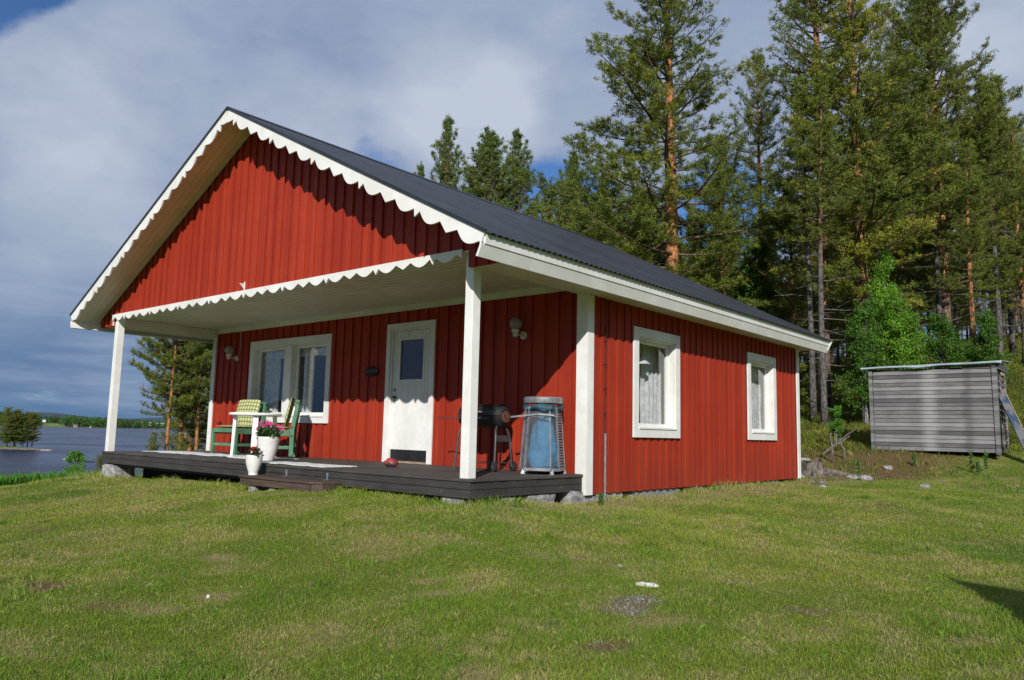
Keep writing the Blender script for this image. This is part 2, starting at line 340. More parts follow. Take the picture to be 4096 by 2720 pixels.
class MB:
    def __init__(s): s.v = []; s.f = []; s.m = []; s.cur = 0
    def face(s, idx): s.f.append(idx); s.m.append(s.cur)
    def addv(s, pts):
        i = len(s.v); s.v += [tuple(p) for p in pts]; return i
    def hexa(s, p):
        """8 corners: bottom ring 0-3, top ring 4-7"""
        i = s.addv(p)
        for q in ((0, 3, 2, 1), (4, 5, 6, 7), (0, 1, 5, 4), (1, 2, 6, 5), (2, 3, 7, 6), (3, 0, 4, 7)): s.face([i+k for k in q])
        return s
    def box(s, x0, x1, y0, y1, z0, z1):
        return s.hexa([(x0, y0, z0), (x1, y0, z0), (x1, y1, z0), (x0, y1, z0), (x0, y0, z1), (x1, y0, z1), (x1, y1, z1), (x0, y1, z1)])
    def bar(s, a, b, w, h, up=(0, 0, 1), w2=None, h2=None):
        """rectangular bar from a to b, w across and h along up"""
        a = Vector(a); b = Vector(b); d = (b-a).normalized(); up = Vector(up)
        sx = d.cross(up)
        if sx.length < 1e-4: sx = d.cross(Vector((1, 0, 0)))
        sx.normalize(); su = sx.cross(d).normalized()
        w2 = w if w2 is None else w2; h2 = h if h2 is None else h2
        r = lambda c, w, h: [c-sx*w/2-su*h/2, c+sx*w/2-su*h/2, c+sx*w/2+su*h/2, c-sx*w/2+su*h/2]
        return s.hexa(r(a, w, h)+r(b, w2, h2))
    def prism(s, pts, off):
        """closed planar outline pts extruded by vector off"""
        n = len(pts); off = Vector(off); i = s.addv(pts); j = s.addv([Vector(p)+off for p in pts])
        s.face([i+k for k in range(n)][::-1]); s.face([j+k for k in range(n)])
        for k in range(n): s.face([i+k, i+(k+1) % n, j+(k+1) % n, j+k])
        return s
    def tube(s, pts, rad, sides=8, cap=True):
        pts = [Vector(p) for p in pts]; n = len(pts); rad = [rad]*n if not hasattr(rad, '__len__') else rad
        prev = None; rings = []
        for k in range(n):
            d = (pts[min(k+1, n-1)]-pts[max(k-1, 0)]).normalized()
            if prev is None:
                a = d.cross(Vector((0, 0, 1)))
                if a.length < .01: a = d.cross(Vector((1, 0, 0)))
                a.normalize()
            else: a = (prev-d*prev.dot(d)).normalized()
            prev = a; c = d.cross(a)
            rings.append(s.addv([pts[k]+(a*math.cos(t)+c*math.sin(t))*rad[k] for t in [2*math.pi*q/sides for q in range(sides)]]))
        for k in range(n-1):
            for q in range(sides):
                q2 = (q+1) % sides; s.face([rings[k]+q, rings[k]+q2, rings[k+1]+q2, rings[k+1]+q])
        if cap:
            s.face([rings[0]+q for q in range(sides)][::-1]); s.face([rings[-1]+q for q in range(sides)])
        return s
    def lathe(s, prof, c=(0, 0, 0), sides=24, sx=1.0, sy=1.0):
        """prof [(r,z)...] about the z axis through c"""
        rings = [s.addv([(c[0]+r*sx*math.cos(2*math.pi*q/sides), c[1]+r*sy*math.sin(2*math.pi*q/sides), c[2]+z) for q in range(sides)]) for r, z in prof]
        for k in range(len(prof)-1):
            for q in range(sides):
                q2 = (q+1) % sides; s.face([rings[k]+q, rings[k]+q2, rings[k+1]+q2, rings[k+1]+q])
        if prof[0][0] > 1e-4: s.face([rings[0]+q for q in range(sides)][::-1])
        if prof[-1][0] > 1e-4: s.face([rings[-1]+q for q in range(sides)])
        return s
    def build(s, name, mats, parent=None, smooth=False, bevel=0.0, loc=None, rz=None, angle=None):
        me = bpy.data.meshes.new(name); me.from_pydata(s.v, [], s.f)
        mats = mats if isinstance(mats, (list, tuple)) else [mats]
        for m in mats: me.materials.append(M[m] if isinstance(m, str) else m)
        if len(mats) > 1: me.polygons.foreach_set('material_index', s.m)
        if smooth or angle:
            bm = bmesh.new(); bm.from_mesh(me); bmesh.ops.remove_doubles(bm, verts=bm.verts, dist=1e-5)
            if angle:
                for e in bm.edges:
                    e.smooth = len(e.link_faces) == 2 and e.calc_face_angle(0) < angle
            bm.to_mesh(me); bm.free()
            me.polygons.foreach_set('use_smooth', [True]*len(me.polygons))
        me.update()
        o = bpy.data.objects.new(name, me); COL.objects.link(o); o.parent = parent
        if loc is not None: o.location = loc
        if rz is not None: o.rotation_euler = (0, 0, rz)
        if bevel:
            b = o.modifiers.new('bevel', 'BEVEL'); b.width = bevel; b.segments = 2; b.limit_method = 'ANGLE'
        return o
def copy_tree(o, parent=None):
    c = o.copy(); COL.objects.link(c); c.parent = parent
    for ch in list(o.children): copy_tree(ch, c)
    return c
def at(u, v, dep):
    """the point of the place seen at photo pixel u,v, dep metres in front of the camera"""
    return CAM+(_f+_r*((u-2048)/3092.43)+_u*((1360-v)/3092.43))*dep
rnd = random.Random(7)

# ------------------------------------------------------------------ terrain
LAKE_Z = -5.5
ctrl = [(5.6, -5.95, -1.05), (9, -10, -1.3), (0, -10, -1.35), (12, -3, -.8), (2.8, -3, -.66), (-4, -3, -.66), (0, 0, -.27), (-2, 0, -.26), (-4, 0, -.31), (-7, 0, -.40), (-9, 0, -.47), (-8.2, -2.5, -.68), (-6, -6, -1.0),
        (.1, 2.1, -.335), (.04, 5.5, -.32), (.04, 9.3, -.32), (-4.5, 5, -.6), (-9.2, 9.3, -1.6), (-9.5, 4, -.9), (-9.6, 2, -.72), (-10.4, -1.2, -.70), (-10.2, -4, -1.0), (-11.4, -.2, -.78), (-12.8, -1, -1.25), (-13, 1.2, -1.2), (-15, 2.5, -2.2),
        (-20, 4, -3.9), (-16, -4, -3.2), (-22, -6, -5.6), (-30, 0, -7.3), (-29, 10.5, -4.0), (-33, 13, -4.6), (-38, 15, -5.8), (-44, 17, -8.0), (-30, -20, -8.5), (-30, 20, -3.6), (-20, 15, -2.6), (-12, 14, -1.4), (-20, 30, -2.2), (-36, 34, -4.2),
        (1.41, 13.1, -.20), (2.5, 15.3, .12), (3.62, 9.7, -.40), (2.6, 6.2, -.36), (3, 2, -.48), (-.1, 15, .27), (2.3, 16.1, .32), (2.4, 17.6, .42), (-3.6, 20.5, .9), (-6.3, 28.5, 2.4), (-.7, 47.3, 6.6), (1.6, 27.4, 2.3), (-3.9, 33.1, 3.5),
        (-4, 12, -.4), (-8, 14, -.8), (-10, 23, .5), (-13, 35, 2.2), (8, 20, 1.4), (8, 5, -.45), (10, 12, .0), (9, 35, 5), (-20, 45, 3.0), (-15, -20, -3.5), (5, -25, -2.0), (20, -15, -1.0), (25, 5, .5)]
for a, z in ((0, 4), (30, 9), (60, 13), (90, 14), (115, 10), (132, 3), (146, -4), (160, -9), (180, -10), (200, -10), (220, -9), (240, -7), (270, -3), (300, -2), (330, 0)):
    ctrl.append((110*math.cos(math.radians(a)), 5+110*math.sin(math.radians(a)), z))
    ctrl.append((150*math.cos(math.radians(a)), 5+150*math.sin(math.radians(a)), z*1.05))
CT = np.array(ctrl)
def _tps(r2): return np.where(r2 > 1e-9, r2*np.log(np.maximum(r2, 1e-9)), 0.0)
_n = len(CT); _K = _tps(((CT[:, None, :2]-CT[None, :, :2])/20 @ np.eye(2)).__pow__(2).sum(-1))
_K += np.eye(_n)*2e-4
_P = np.hstack([np.ones((_n, 1)), CT[:, :2]/20])
_A = np.zeros((_n+3, _n+3)); _A[:_n, :_n] = _K; _A[:_n, _n:] = _P; _A[_n:, :_n] = _P.T
_W = np.linalg.solve(_A, np.concatenate([CT[:, 2], np.zeros(3)]))
def ground_z(x, y, rough=True):
    x = np.atleast_1d(np.asarray(x, float)); y = np.atleast_1d(np.asarray(y, float))
    r = np.hypot(x, y-5); k = np.where(r > 130, 130/np.maximum(r, 1e-6), 1.0); X = x*k; Y = 5+(y-5)*k
    out = np.empty(len(X))
    for i in range(0, len(X), 20000):
        q = np.stack([X[i:i+20000], Y[i:i+20000]], 1)
        d2 = (((q[:, None]-CT[None, :, :2])/20)**2).sum(-1)
        out[i:i+20000] = _tps(d2) @ _W[:_n] + _W[_n] + q @ _W[_n+1:]/20
    if rough:
        out += .018*np.sin(x*1.9+1.3*np.sin(y*1.1))*np.cos(y*1.7+.8*np.sin(x*1.3))+.012*np.sin(x*3.7+y*2.9)
    return out
def gz(x, y): return float(ground_z([x], [y])[0])

# noise on arrays (value noise with smooth interpolation)
_rs = np.random.RandomState(3); _tab = _rs.rand(256, 256)
def vnoise(x, y, s, seed=0):
    x = x*s+seed*17.3+500; y = y*s+seed*9.7+500; xi = np.floor(x).astype(int); yi = np.floor(y).astype(int); fx = x-xi; fy = y-yi
    fx = fx*fx*(3-2*fx); fy = fy*fy*(3-2*fy); T = lambda a, b: _tab[a % 256, b % 256]
    return (T(xi, yi)*(1-fx)+T(xi+1, yi)*fx)*(1-fy)+(T(xi, yi+1)*(1-fx)+T(xi+1, yi+1)*fx)*fy
def fbm(x, y, s, o=4, seed=0):
    r = 0; a = .5; t = 0
    for k in range(o): r = r+a*vnoise(x, y, s*2**k, seed+k); t += a; a *= .55
    return r/t
def sstep(v, a, b): t = np.clip((v-a)/(b-a), 0, 1); return t*t*(3-2*t)
# worn patches in the lawn: x, y, radius along, radius across, turn, kind (1 bare brown soil, 2 gravel, 3 straw)
def lawn_pt(u, v):
    d = (_f+_r*((u-2048)/3092.43)+_u*((1360-v)/3092.43)); t = 2.0
    for _ in range(60):
        p = CAM+d*t; h = p.z-gz(p.x, p.y)
        if h < .002: break
        t += h/max(-d.z, .03)*.6
    return CAM+d*t
patches = []
for (u, v, w_, h_, k) in ((3360, 1895, 330, 50, 1), (3620, 1900, 260, 26, 1), (3560, 1860, 160, 22, 3), (600, 2440, 330, 40, 3), (2700, 2480, 300, 40, 3), (1300, 2560, 260, 40, 3), (2250, 2230, 260, 26, 3), (3900, 2560, 160, 40, 3), (170, 2345, 190, 26, 1), (420, 2420, 130, 20, 1), (2510, 2440, 130, 48, 2), (2440, 2590, 150, 34, 1), (3230, 2445, 190, 22, 1), (2060, 2090, 170, 14, 3), (2340, 2062, 50, 10, 3), (1500, 2143, 60, 12, 3), (1760, 2380, 110, 22, 3),
                            (900, 2230, 60, 10, 3), (3560, 2030, 60, 12, 1), (2450, 2262, 90, 16, 3), (830, 2395, 120, 26, 3), (1080, 2020, 200, 9, 3), (190, 2120, 60, 7, 1), (2560, 2400, 70, 14, 2), (3700, 2330, 60, 12, 3), (1900, 2700, 90, 20, 3), (3300, 2520, 160, 12, 3)):
    c = lawn_pt(u, v); e = lawn_pt(u+w_*.5, v); g = lawn_pt(u, v+h_*.5)
    a = max(.12, (Vector(e.xy)-Vector(c.xy)).length); b = max(.10, (Vector(g.xy)-Vector(c.xy)).length)
    patches.append((c.x, c.y, a*1.15, min(b, a*1.2), math.atan2(e.y-c.y, e.x-c.x), k))
def ground_colour(x, y):
    """soil colour and blade colour and blade density at points"""
    a = fbm(x, y, .55, 4, 1); b = fbm(x, y, 1.9, 4, 5); c = fbm(x, y, .22, 3, 9); d = fbm(x, y, 5.5, 3, 13)
    green = np.array([.185, .275, .028]); olive = np.array([.300, .335, .052]); straw = np.array([.46, .39, .18]); deep = np.array([.080, .200, .018])
    f = sstep(a*.5+b*.5, .38, .64)[:, None]
    col = green*(1-f)+olive*f; e2 = fbm(x, y, 13.0, 2, 33)
    s = (sstep(b*.32+d*.38+e2*.30, .48, .68)*.72)[:, None]; col = col*(1-s)+straw*s
    g = (sstep(c*.5+a*.5, .48, .64)*.75*(1-s[:, 0]))[:, None]; col = col*(1-g)+deep*g
    dens = 1-.45*s[:, 0]; soil = col*.60+np.array([.07, .05, .025])*.40
    nz = fbm(x, y, 4.0, 4, 21)
    for (px, py, ra, rb, th, k) in patches:
        dx = (x-px)*math.cos(th)+(y-py)*math.sin(th); dy = -(x-px)*math.sin(th)+(y-py)*math.cos(th)
        q = np.sqrt((dx/ra)**2+(dy/rb)**2)+(nz-.5)*1.5; wgt = sstep(q, 1.15, .55)
        pc = {1: np.array([.20, .125, .075]), 2: np.array([.22, .18, .14]), 3: np.array([.36, .29, .15])}[k]
        soil = soil*(1-wgt[:, None])+pc*wgt[:, None]
        col = col*(1-.6*wgt[:, None])+np.array([.34, .27, .13])*.6*wgt[:, None]
        dens = dens*(1-wgt*(.72 if k == 2 else .75 if k == 1 else .35))
    # rough ground behind the cottage: brown litter, then forest floor
    t = y-.30*x; rough = sstep(y-1.6*x+(nz-.5)*1.4, 9.5, 10.2)*sstep(x+ (nz-.5)*1.2, 2.3, 1.1)*sstep(y, 8.4, 9.4)*sstep(x, -9, -6); forest = sstep(t+(a-.5)*4, 14.0, 17.0)
    lit = np.array([.19, .115, .060]); moss = np.array([.085, .115, .022])
    mixm = sstep(b, .42, .6)[:, None]; lc = lit*(1-mixm*.55)+moss*mixm*.55
    soil = soil*(1-rough[:, None])+lc*rough[:, None]; dens = dens*(1-rough*.88); col = col*(1-.5*rough[:, None])+np.array([.25, .22, .09])*.5*rough[:, None]
    fc = np.array([.075, .095, .020])*(1-mixm*.5)+np.array([.05, .03, .012])*mixm*.5
    soil = soil*(1-forest[:, None])+fc*forest[:, None]
    # straw fringe along the house wall
    near = np.maximum(sstep(np.abs(x-.45), .75, .1)*sstep(y, .3, 1.5)*sstep(y, 12.2, 9.5), 0)*sstep(nz, .3, .6)*.75
    col = col*(1-near[:, None])+np.array([.34, .28, .13])*near[:, None]; soil = soil*(1-near[:, None])+np.array([.30, .24, .16])*near[:, None]
    return soil, col, dens, rough, forest

# ground sheet: fine near the cottage, coarse towards the horizon
def axis_pts(lo, hi, step, far):
    a = list(np.arange(lo, hi+1e-6, step)); s = step; q = hi
    while q < far: s *= 1.22; q += s; a.append(q)
    s = step; q = lo; b = []
    while q > -far: s *= 1.22; q -= s; b.append(q)
    return np.array(b[::-1]+a)
gx = axis_pts(-16, 11, .16, 9000); gy = axis_pts(-7.2, 24, .18, 9000)
GX, GY = np.meshgrid(gx, gy); fx_, fy_ = GX.ravel(), GY.ravel(); fz_ = ground_z(fx_, fy_)
cfar = fbm(fx_, fy_, .02, 3)
soil, _, _, _, _ = ground_colour(fx_, fy_)
ni, nj = len(gx), len(gy); idx = np.arange(ni*nj).reshape(nj, ni)
quads = np.stack([idx[:-1, :-1], idx[:-1, 1:], idx[1:, 1:], idx[1:, :-1]], -1).reshape(-1, 4)
m, n, b = new_mat('ground_cover'); a_ = n.add('ShaderNodeAttribute', attribute_name='vcol'); c_ = coords(n)
f1 = n.noise(c_, 38, 5, .7); f2 = n.noise(c_, 150, 3, .7)
n.val(b.inputs['Base Color'], n.mix(1.0, a_.outputs['Color'], n.mix(n.ramp(n.math('ADD', n.math('MULTIPLY', f1, .5), n.math('MULTIPLY', f2, .5)), .35, .68), (.45, .42, .38), (1.35, 1.4, 1.3)), 'MULTIPLY'))
b.inputs['Roughness'].default_value = .95; b.inputs['Specular IOR Level'].default_value = .1
bump(n, b, n.math('ADD', f1, f2), .9, .02); M['ground'] = m
g = np_obj('ground', np.stack([fx_, fy_, fz_], 1), quads, M['ground'], attr=soil, smooth=True); tag(g, kind='structure')

# lake
m, n, b = new_mat('lake_water'); c_ = coords(n)
b.inputs['Specular IOR Level'].default_value = .13; b.inputs['Base Color'].default_value = (.014, .020, .048, 1); b.inputs['Roughness'].default_value = .16; b.inputs['IOR'].default_value = 1.33
w1 = n.noise(n.mapping(c_, (1, 1, 1)), .55, 5, .62, .6); w2 = n.noise(n.mapping(c_, (1, 1, 1)), .035, 4, .55); w3 = n.noise(n.mapping(c_, (.25, 1, 1), rot=(0, 0, .9)), .22, 4, .6, .5)
k1 = n.add('ShaderNodeBump'); k1.inputs['Strength'].default_value = .8; k1.inputs['Distance'].default_value = .55
n.link(n.math('ADD', n.math('MULTIPLY', w1, .6), n.math('MULTIPLY', w3, .9)), k1.inputs['Height']); n.link(k1.outputs[0], b.inputs['Normal'])
n.val(b.inputs['Roughness'], n.ramp(w2, .35, .65, .12, .30)); M['lake'] = m
r_ = [0, 30, 80, 160, 300, 600, 1200, 2500, 5000, 10000]; S_ = 48
vs = [(5*0+r*math.cos(2*math.pi*k/S_), r*math.sin(2*math.pi*k/S_), LAKE_Z) for r in r_[1:] for k in range(S_)]
vs = [(0, 0, LAKE_Z)]+vs; mb = MB(); mb.v = vs
for k in range(S_): mb.face([0, 1+k, 1+(k+1) % S_])
for i in range(len(r_)-2):
    for k in range(S_): mb.face([1+i*S_+k, 1+(i+1)*S_+k, 1+(i+1)*S_+(k+1) % S_, 1+i*S_+(k+1) % S_])
tag(mb.build('lake', 'lake', loc=(-150, 40, 0)), kind='structure')

# far shore, hills behind it
def az_of(u): # compass angle left of +y of photo column u at the horizon
    d = pix_dir(u, 1700); return math.atan2(-d.x, d.y)
def polar(az, r): return CAM.x-math.sin(az)*r, CAM.y+math.cos(az)*r
def strip(name, az0, az1, na, radii, zf, mat, attr=None):
    V = []; cols = []
    for i in range(na+1):
        az = az0+(az1-az0)*i/na
        for r in radii:
            rr, z = zf(az, r); x, y = polar(az, rr); V.append((x, y, z))
            if attr: cols.append(attr(az, rr))
    nr = len(radii); F = [(i*nr+j, i*nr+j+1, (i+1)*nr+j+1, (i+1)*nr+j) for i in range(na) for j in range(nr-1)]
    return tag(np_obj(name, np.array(V), np.array(F), mat, attr=np.array(cols) if attr else None, smooth=True), kind='structure')
R0 = 1440
def shore_r(az): return R0+22*math.sin(az*23)+12*math.sin(az*61+1)-60*math.exp(-((az-az_of(430))/.05)**2)
def far_z(az, d):   # d metres behind the shoreline
    h = .7+.9*math.sin(az*9+2)*.5
    left = max(0, min(1, (az-az_of(560))/(az_of(0)-az_of(560))))
    return LAKE_Z+.6+min(d, 60)*.02+max(0, d-30)*(.0055+.008*left)*(1+.2*h) if d > 0 else LAKE_Z-3
fa0, fa1 = .35, 2.3
M['far_land'] = attr_mat('far_land', 'vcol', .95, noise_amt=.2, scale=.05)
aF0, aF1 = az_of(262), az_of(160)
def far_col(az, r):
    d = r-shore_r(az); infield = aF0 < az < aF1 and 18 < d < 330
    if d < 8: return (.16, .13, .10)
    return (.155, .215, .045) if infield else (.035, .06, .018)
strip('far_shore', fa0, fa1, 420, [0, 6, 12, 25, 60, 110, 180, 260, 340, 480, 700, 1000, 1500], lambda az, d: (shore_r(az)+d, far_z(az, d)), M['far_land'], far_col)
def hill(az, d):
    h = 30+62*math.exp(-((az-az_of(190))/.045)**2)+50*math.exp(-((az-az_of(640))/.06)**2)+20*math.sin(az*31)*.5+35*math.exp(-((az-az_of(900))/.05)**2)
    t = d/2500; return 7500+d, -20+(h+20)*math.sin(min(1, t)*math.pi)
M['hill'] = simple('hill_forest_haze', (.030, .062, .080), .95, .2, .002, bumps=0)  # blue of distant haze mixed into the forest colour
strip('distant_hills', .3, 2.3, 240, [0, 400, 800, 1250, 1700, 2500], hill, M['hill'])

def tri_trees(P, H, W, C, rs, tiers=6, spread=1.0):
    """many small trees as jagged leaf masses: base points P, heights H, half-widths W, colours C"""
    V = []; F = []; Ca = []
    n_ = len(P); per = 34
    k = rs.rand(n_, per); t = (np.arange(per)/per)[None, :]*.94+.05
    t = np.broadcast_to(t, (n_, per)); prof = np.where(t < .25, .55+t*1.8, (1-t)/.75)**.8
    a = rs.rand(n_, per)*2*math.pi; rr = W[:, None]*prof*(.35+.65*rs.rand(n_, per))
    c = np.stack([P[:, 0, None]+np.cos(a)*rr, P[:, 1, None]+np.sin(a)*rr, P[:, 2, None]+H[:, None]*t], -1)
    s = (W[:, None]*.42*(.5+prof)*(.6+.6*rs.rand(n_, per)))[..., None]
    def rv(): v = rs.randn(n_, per, 3); v[..., 2] *= .8; return v/np.linalg.norm(v, axis=-1, keepdims=True)
    tri = np.stack([c+rv()*s, c+rv()*s, c+rv()*s*1.2], 2)
    V = tri.reshape(-1, 3); F = np.arange(len(V)).reshape(-1, 3)
    cc = C[:, None, :]*(.6+.6*rs.rand(n_, per, 1)); Ca = np.repeat(cc.reshape(-1, 3), 3, 0)
    return V, F, Ca
rs = np.random.RandomState(11); PP = []; HH = []; WW = []; CC = []
for i in range(11000):
    az = .62+rs.rand()*(1.75-.62); d = (rs.rand()**1.5)*420+2
    if aF0 < az < aF1 and 10 < d < 300 and not (rs.rand() < .01): continue
    if az_of(262) < az < az_of(170) and d < 10: continue
    r = shore_r(az)+d; x, y = polar(az, r); z = far_z(az, d)
    left = max(0, min(1, (az-az_of(620))/(az_of(0)-az_of(620))))
    birch = rs.rand() < (.55 if az_of(1000) < az < az_of(245) and fbm(np.array([az*60]), np.array([d*.01]), 1.0)[0] > .48 else .12)
    h = (7.5+6.5*left+rs.rand()*6.5)*(.8 if d < 15 else 1)
    PP.append((x, y, z)); HH.append(h); WW.append(h*(.27 if birch else .20)); CC.append((.055, .150, .030) if birch else (.042+.02*rs.rand(), .070+.02*rs.rand(), .028))
V, F, Ca = tri_trees(np.array(PP), np.array(HH), np.array(WW), np.array(CC), rs)
M['far_leaf'] = attr_mat('far_foliage', 'vcol', .9, 0, .1, 0)
tag(np_obj('far_forest', V, F, M['far_leaf'], attr=Ca), 'dense mixed forest lining the far shore of the lake', 'forest', kind='stuff')
# ------------------------------------------------------------------ the red cottage
D = 2.0637; XL = -9.10; YB = 9.217; ZB = -.243; XR = .030
RX = -4.530; RZ = 5.049; EX = .587; EZ = 2.440; SL = (RZ-EZ)/(EX-RX); YF = -.513; YE = 9.575
house = empty('red_cottage', (0, 0, 0), 0, 'red board cottage with white trim, scalloped gable boards and a dark sheet roof', 'cottage')
def siding(name, ax, a0, a1, c, nrm, zlo, zhi, mat, openings=(), pitch=.225, w=.115, back=.03, proud=.021, off=0.0, parent=house):
    """vertical board-on-board cladding in the plane ax'=c facing nrm (+1/-1), boards along z"""
    mb = MB(); r = random.Random(int(abs(a0*100+c*10)))
    br = {a0, a1}
    k = math.ceil((a0-off)/pitch)-1; overs = []
    while off+k*pitch < a1:
        s = off+k*pitch+r.uniform(-.006, .006); e = s+w
        if e > a0 and s < a1: overs.append((max(s, a0), min(e, a1))); br |= {max(s, a0), min(e, a1)}
        k += 1
    for o in openings: br |= {o[0], o[1]}
    if hasattr(zhi, 'peak'): br.add(zhi.peak)
    for q in getattr(zlo, 'breaks', []): br.add(q)
    br = sorted(b for b in br if a0-1e-6 <= b <= a1+1e-6)
    for s, e in zip(br[:-1], br[1:]):
        if e-s < 1e-4: continue
        mid = (s+e)/2; over = any(p <= mid <= q for p, q in overs)
        pr = proud+r.uniform(-.0025, .0025) if over else r.uniform(0, .001)
        zl = (zlo(mid) if callable(zlo) else zlo)-(r.uniform(0, .004) if over else 0)
        h0 = zhi(s) if callable(zhi) else zhi; h1 = zhi(e) if callable(zhi) else zhi
        segs = [(zl, None)]
        for o in sorted(openings, key=lambda o: o[2]):
            if o[0]-1e-6 <= s and e <= o[1]+1e-6:
                last = segs.pop(); segs.append((last[0], o[2])); segs.append((o[3], None))
        for z0, z1 in segs:
            t0, t1 = (z1, z1) if z1 is not None else (h0, h1)
            if max(t0, t1)-z0 < .005: continue
            t0 = max(t0, z0+.001); t1 = max(t1, z0+.001)
            f = c+nrm*pr; b_ = c-nrm*back
            if ax == 'x':
                lo, hi = (f, b_) if nrm < 0 else (b_, f)
                mb.hexa([(s, lo, z0), (e, lo, z0), (e, hi, z0), (s, hi, z0), (s, lo, t0), (e, lo, t1), (e, hi, t1), (s, hi, t0)])
            else:
                lo, hi = (b_, f) if nrm > 0 else (f, b_)
                mb.hexa([(lo, s, z0), (hi, s, z0), (hi, e, z0), (lo, e, z0), (lo, s, t0), (hi, s, t0), (hi, e, t1), (lo, e, t1)])
    return mb.build(name, mat, parent)
# openings (a0,a1,z0,z1)
OD = (-3.70, -2.79, .0, 2.065); OW = (-7.63, -5.345, .70, 1.985)
S1 = (3.24, 4.28, .60, 1.855); S2 = (6.975, 7.97, .60, 1.855)
siding('front_wall', 'x', XL, XR-.02, D, -1, .0, 2.44, 'red_x', [OD, OW], .2255, .125, off=-5.73)
siding('side_wall', 'y', D, YB, XR, 1, ZB, 2.28, 'red_y', [S1, S2], .19, .10, proud=.017, off=2.73)
siding('back_wall', 'x', XL, XR-.03, YB, 1, ZB, lambda x: RZ-.12-SL*abs(x-RX), 'red_x', [], .2255, .125)
class _L:
    def __init__(s, f, **k): s.f = f; s.__dict__.update(k)
    def __call__(s, x): return s.f(x)
roof_under = _L(lambda x: RZ-.105-SL*abs(x-RX), peak=RX)
siding('left_wall', 'y', D, YB, XL, -1, ZB, 2.28, 'red_y', [], .19, .10)
GL, GR = -9.52, .46
siding('gable_wall', 'x', GL, GR, 0.0, -1, _L(lambda x: 2.262 if x > -.094 or x < -9.005 else 2.455, breaks=[-.094, -9.005]), roof_under, 'red_x', [], .1965, .105, off=-5.80)
# attic floor, plinth slab, inner room
mb = MB(); mb.box(XL+.05, XR-.05, D+.05, YB-.05, -.22, -.04); mb.build('floor_slab', 'dark', house)
mb = MB(); x0, x1, y0, y1 = XL+.04, XR-.14, D+.16, YB-.1
mb.box(x0, x1, y0, y1, -.03, 0)                    # floor
mb.box(x0, x1, y0, y1, 2.36, 2.40)                 # ceiling
def wall_with_holes(mb, ax, a0, a1, c0, c1, z0, z1, holes):
    xs = sorted({a0, a1} | {h[0] for h in holes} | {h[1] for h in holes})
    for s, e in zip(xs[:-1], xs[1:]):
        cur = z0; hs = [h for h in holes if h[0] <= s+1e-6 and e <= h[1]+1e-6]
        for h in hs+[(0, 0, z1, z1)]:
            if h[2]-cur > 1e-3: (mb.box(s, e, c0, c1, cur, h[2]) if ax == 'x' else mb.box(c0, c1, s, e, cur, h[2]))
            cur = h[3]
wall_with_holes(mb, 'x', x0, x1, D+.12, D+.155, 0, 2.36, [OW, (OD[0], OD[1], 0.0, 2.065)])
wall_with_holes(mb, 'y', y0, y1, XR-.135, XR-.10, 0, 2.36, [S1, S2])
mb.box(x0-.03, x0, y0, y1, 0, 2.36); mb.box(x0, x1, y1, y1+.03, 0, 2.36)
mb.box(x0, x1, 5.45, 5.5, 0, 2.36)                 # a partition
mb.build('interior', 'room', house)
# foundation blocks
def rock(mb, x0, x1, y0, y1, z0, z1, seed, n=3, j=.12, pw=None):
    """rough hewn block: subdivided box pushed about"""
    bm = bmesh.new(); bmesh.ops.create_cube(bm, size=1); bmesh.ops.subdivide_edges(bm, edges=bm.edges, cuts=n, use_grid_fill=True)
    i = len(mb.v); cx, cy, cz = (x0+x1)/2, (y0+y1)/2, (z0+z1)/2; sx, sy, sz = x1-x0, y1-y0, z1-z0; mn = min(sx, sy, sz)
    for v in bm.verts:
        p = v.co; q = p*(1-.14*max(0, p.length-.62)) if n > 3 or j < .2 else p*(1-.55*max(0, p.length-.44)/.42)*1.05; nz = noise.noise_vector(Vector((p.x*2.3+seed, p.y*2.3, p.z*2.3)))*j
        mb.v.append((cx+q.x*sx+nz.x*mn, cy+q.y*sy+nz.y*mn, cz+q.z*sz+nz.z*mn))
    for f in bm.faces: mb.face([i+v.index for v in f.verts])
    bm.free()
blocks = [(-.26, .02, 2.10, 2.95, -.36, -.245), (-.24, -.0, 3.18, 4.55, -.36, -.245), (-.24, -.0, 4.86, 5.36, -.37, -.25), (-.24, .0, 5.74, 6.35, -.37, -.25), (-.24, -.0, 6.62, 7.25, -.37, -.25), (-.24, 0, 7.6, 8.3, -.37, -.25),
          (-.42, -.12, .03, .30, -.38, -.20), (-.14, .0, .55, .75, -.36, -.22), (-.18, -.01, .98, 1.50, -.38, -.21), (-.35, .03, 1.75, 2.07, -.40, -.205),
          (-9.03, -8.55, .02, .40, -.56, -.235)]
for i, bk in enumerate(blocks):
    mb = MB(); rock(mb, *bk, seed=i*3.1); mb.build('foundation_block', 'concrete', house)
mb = MB(); mb.box(XL+.3, -.30, D+.3, YB-.3, -1.9, -.22); mb.build('plinth', 'dark', house)
# corner boards
mb = MB(); mb.box(-.104, XR+.034, D-.052, D-.024, 0.002, 2.42); mb.box(.004, XR+.034, D-.052, D-.024, ZB-.01, .002)
mb.box(XR+.006, XR+.034, D-.024, D+.10, ZB-.01, 2.262); mb.build('corner_board', 'white', house, bevel=.003)
mb = MB(); mb.box(XR+.024, XR+.050, YB-.07, YB+.02, ZB, 2.262); mb.box(XR-.10, XR+.05, YB+.024, YB+.05, ZB, 2.262); mb.build('corner_board', 'white', house, bevel=.003)
mb = MB(); mb.box(XL-.05, XL+.075, D-.052, D-.024, .002, 2.42); mb.box(XL-.05, XL-.024, D-.024, D+.1, ZB, 2.262); mb.build('corner_board', 'white', house, bevel=.003)
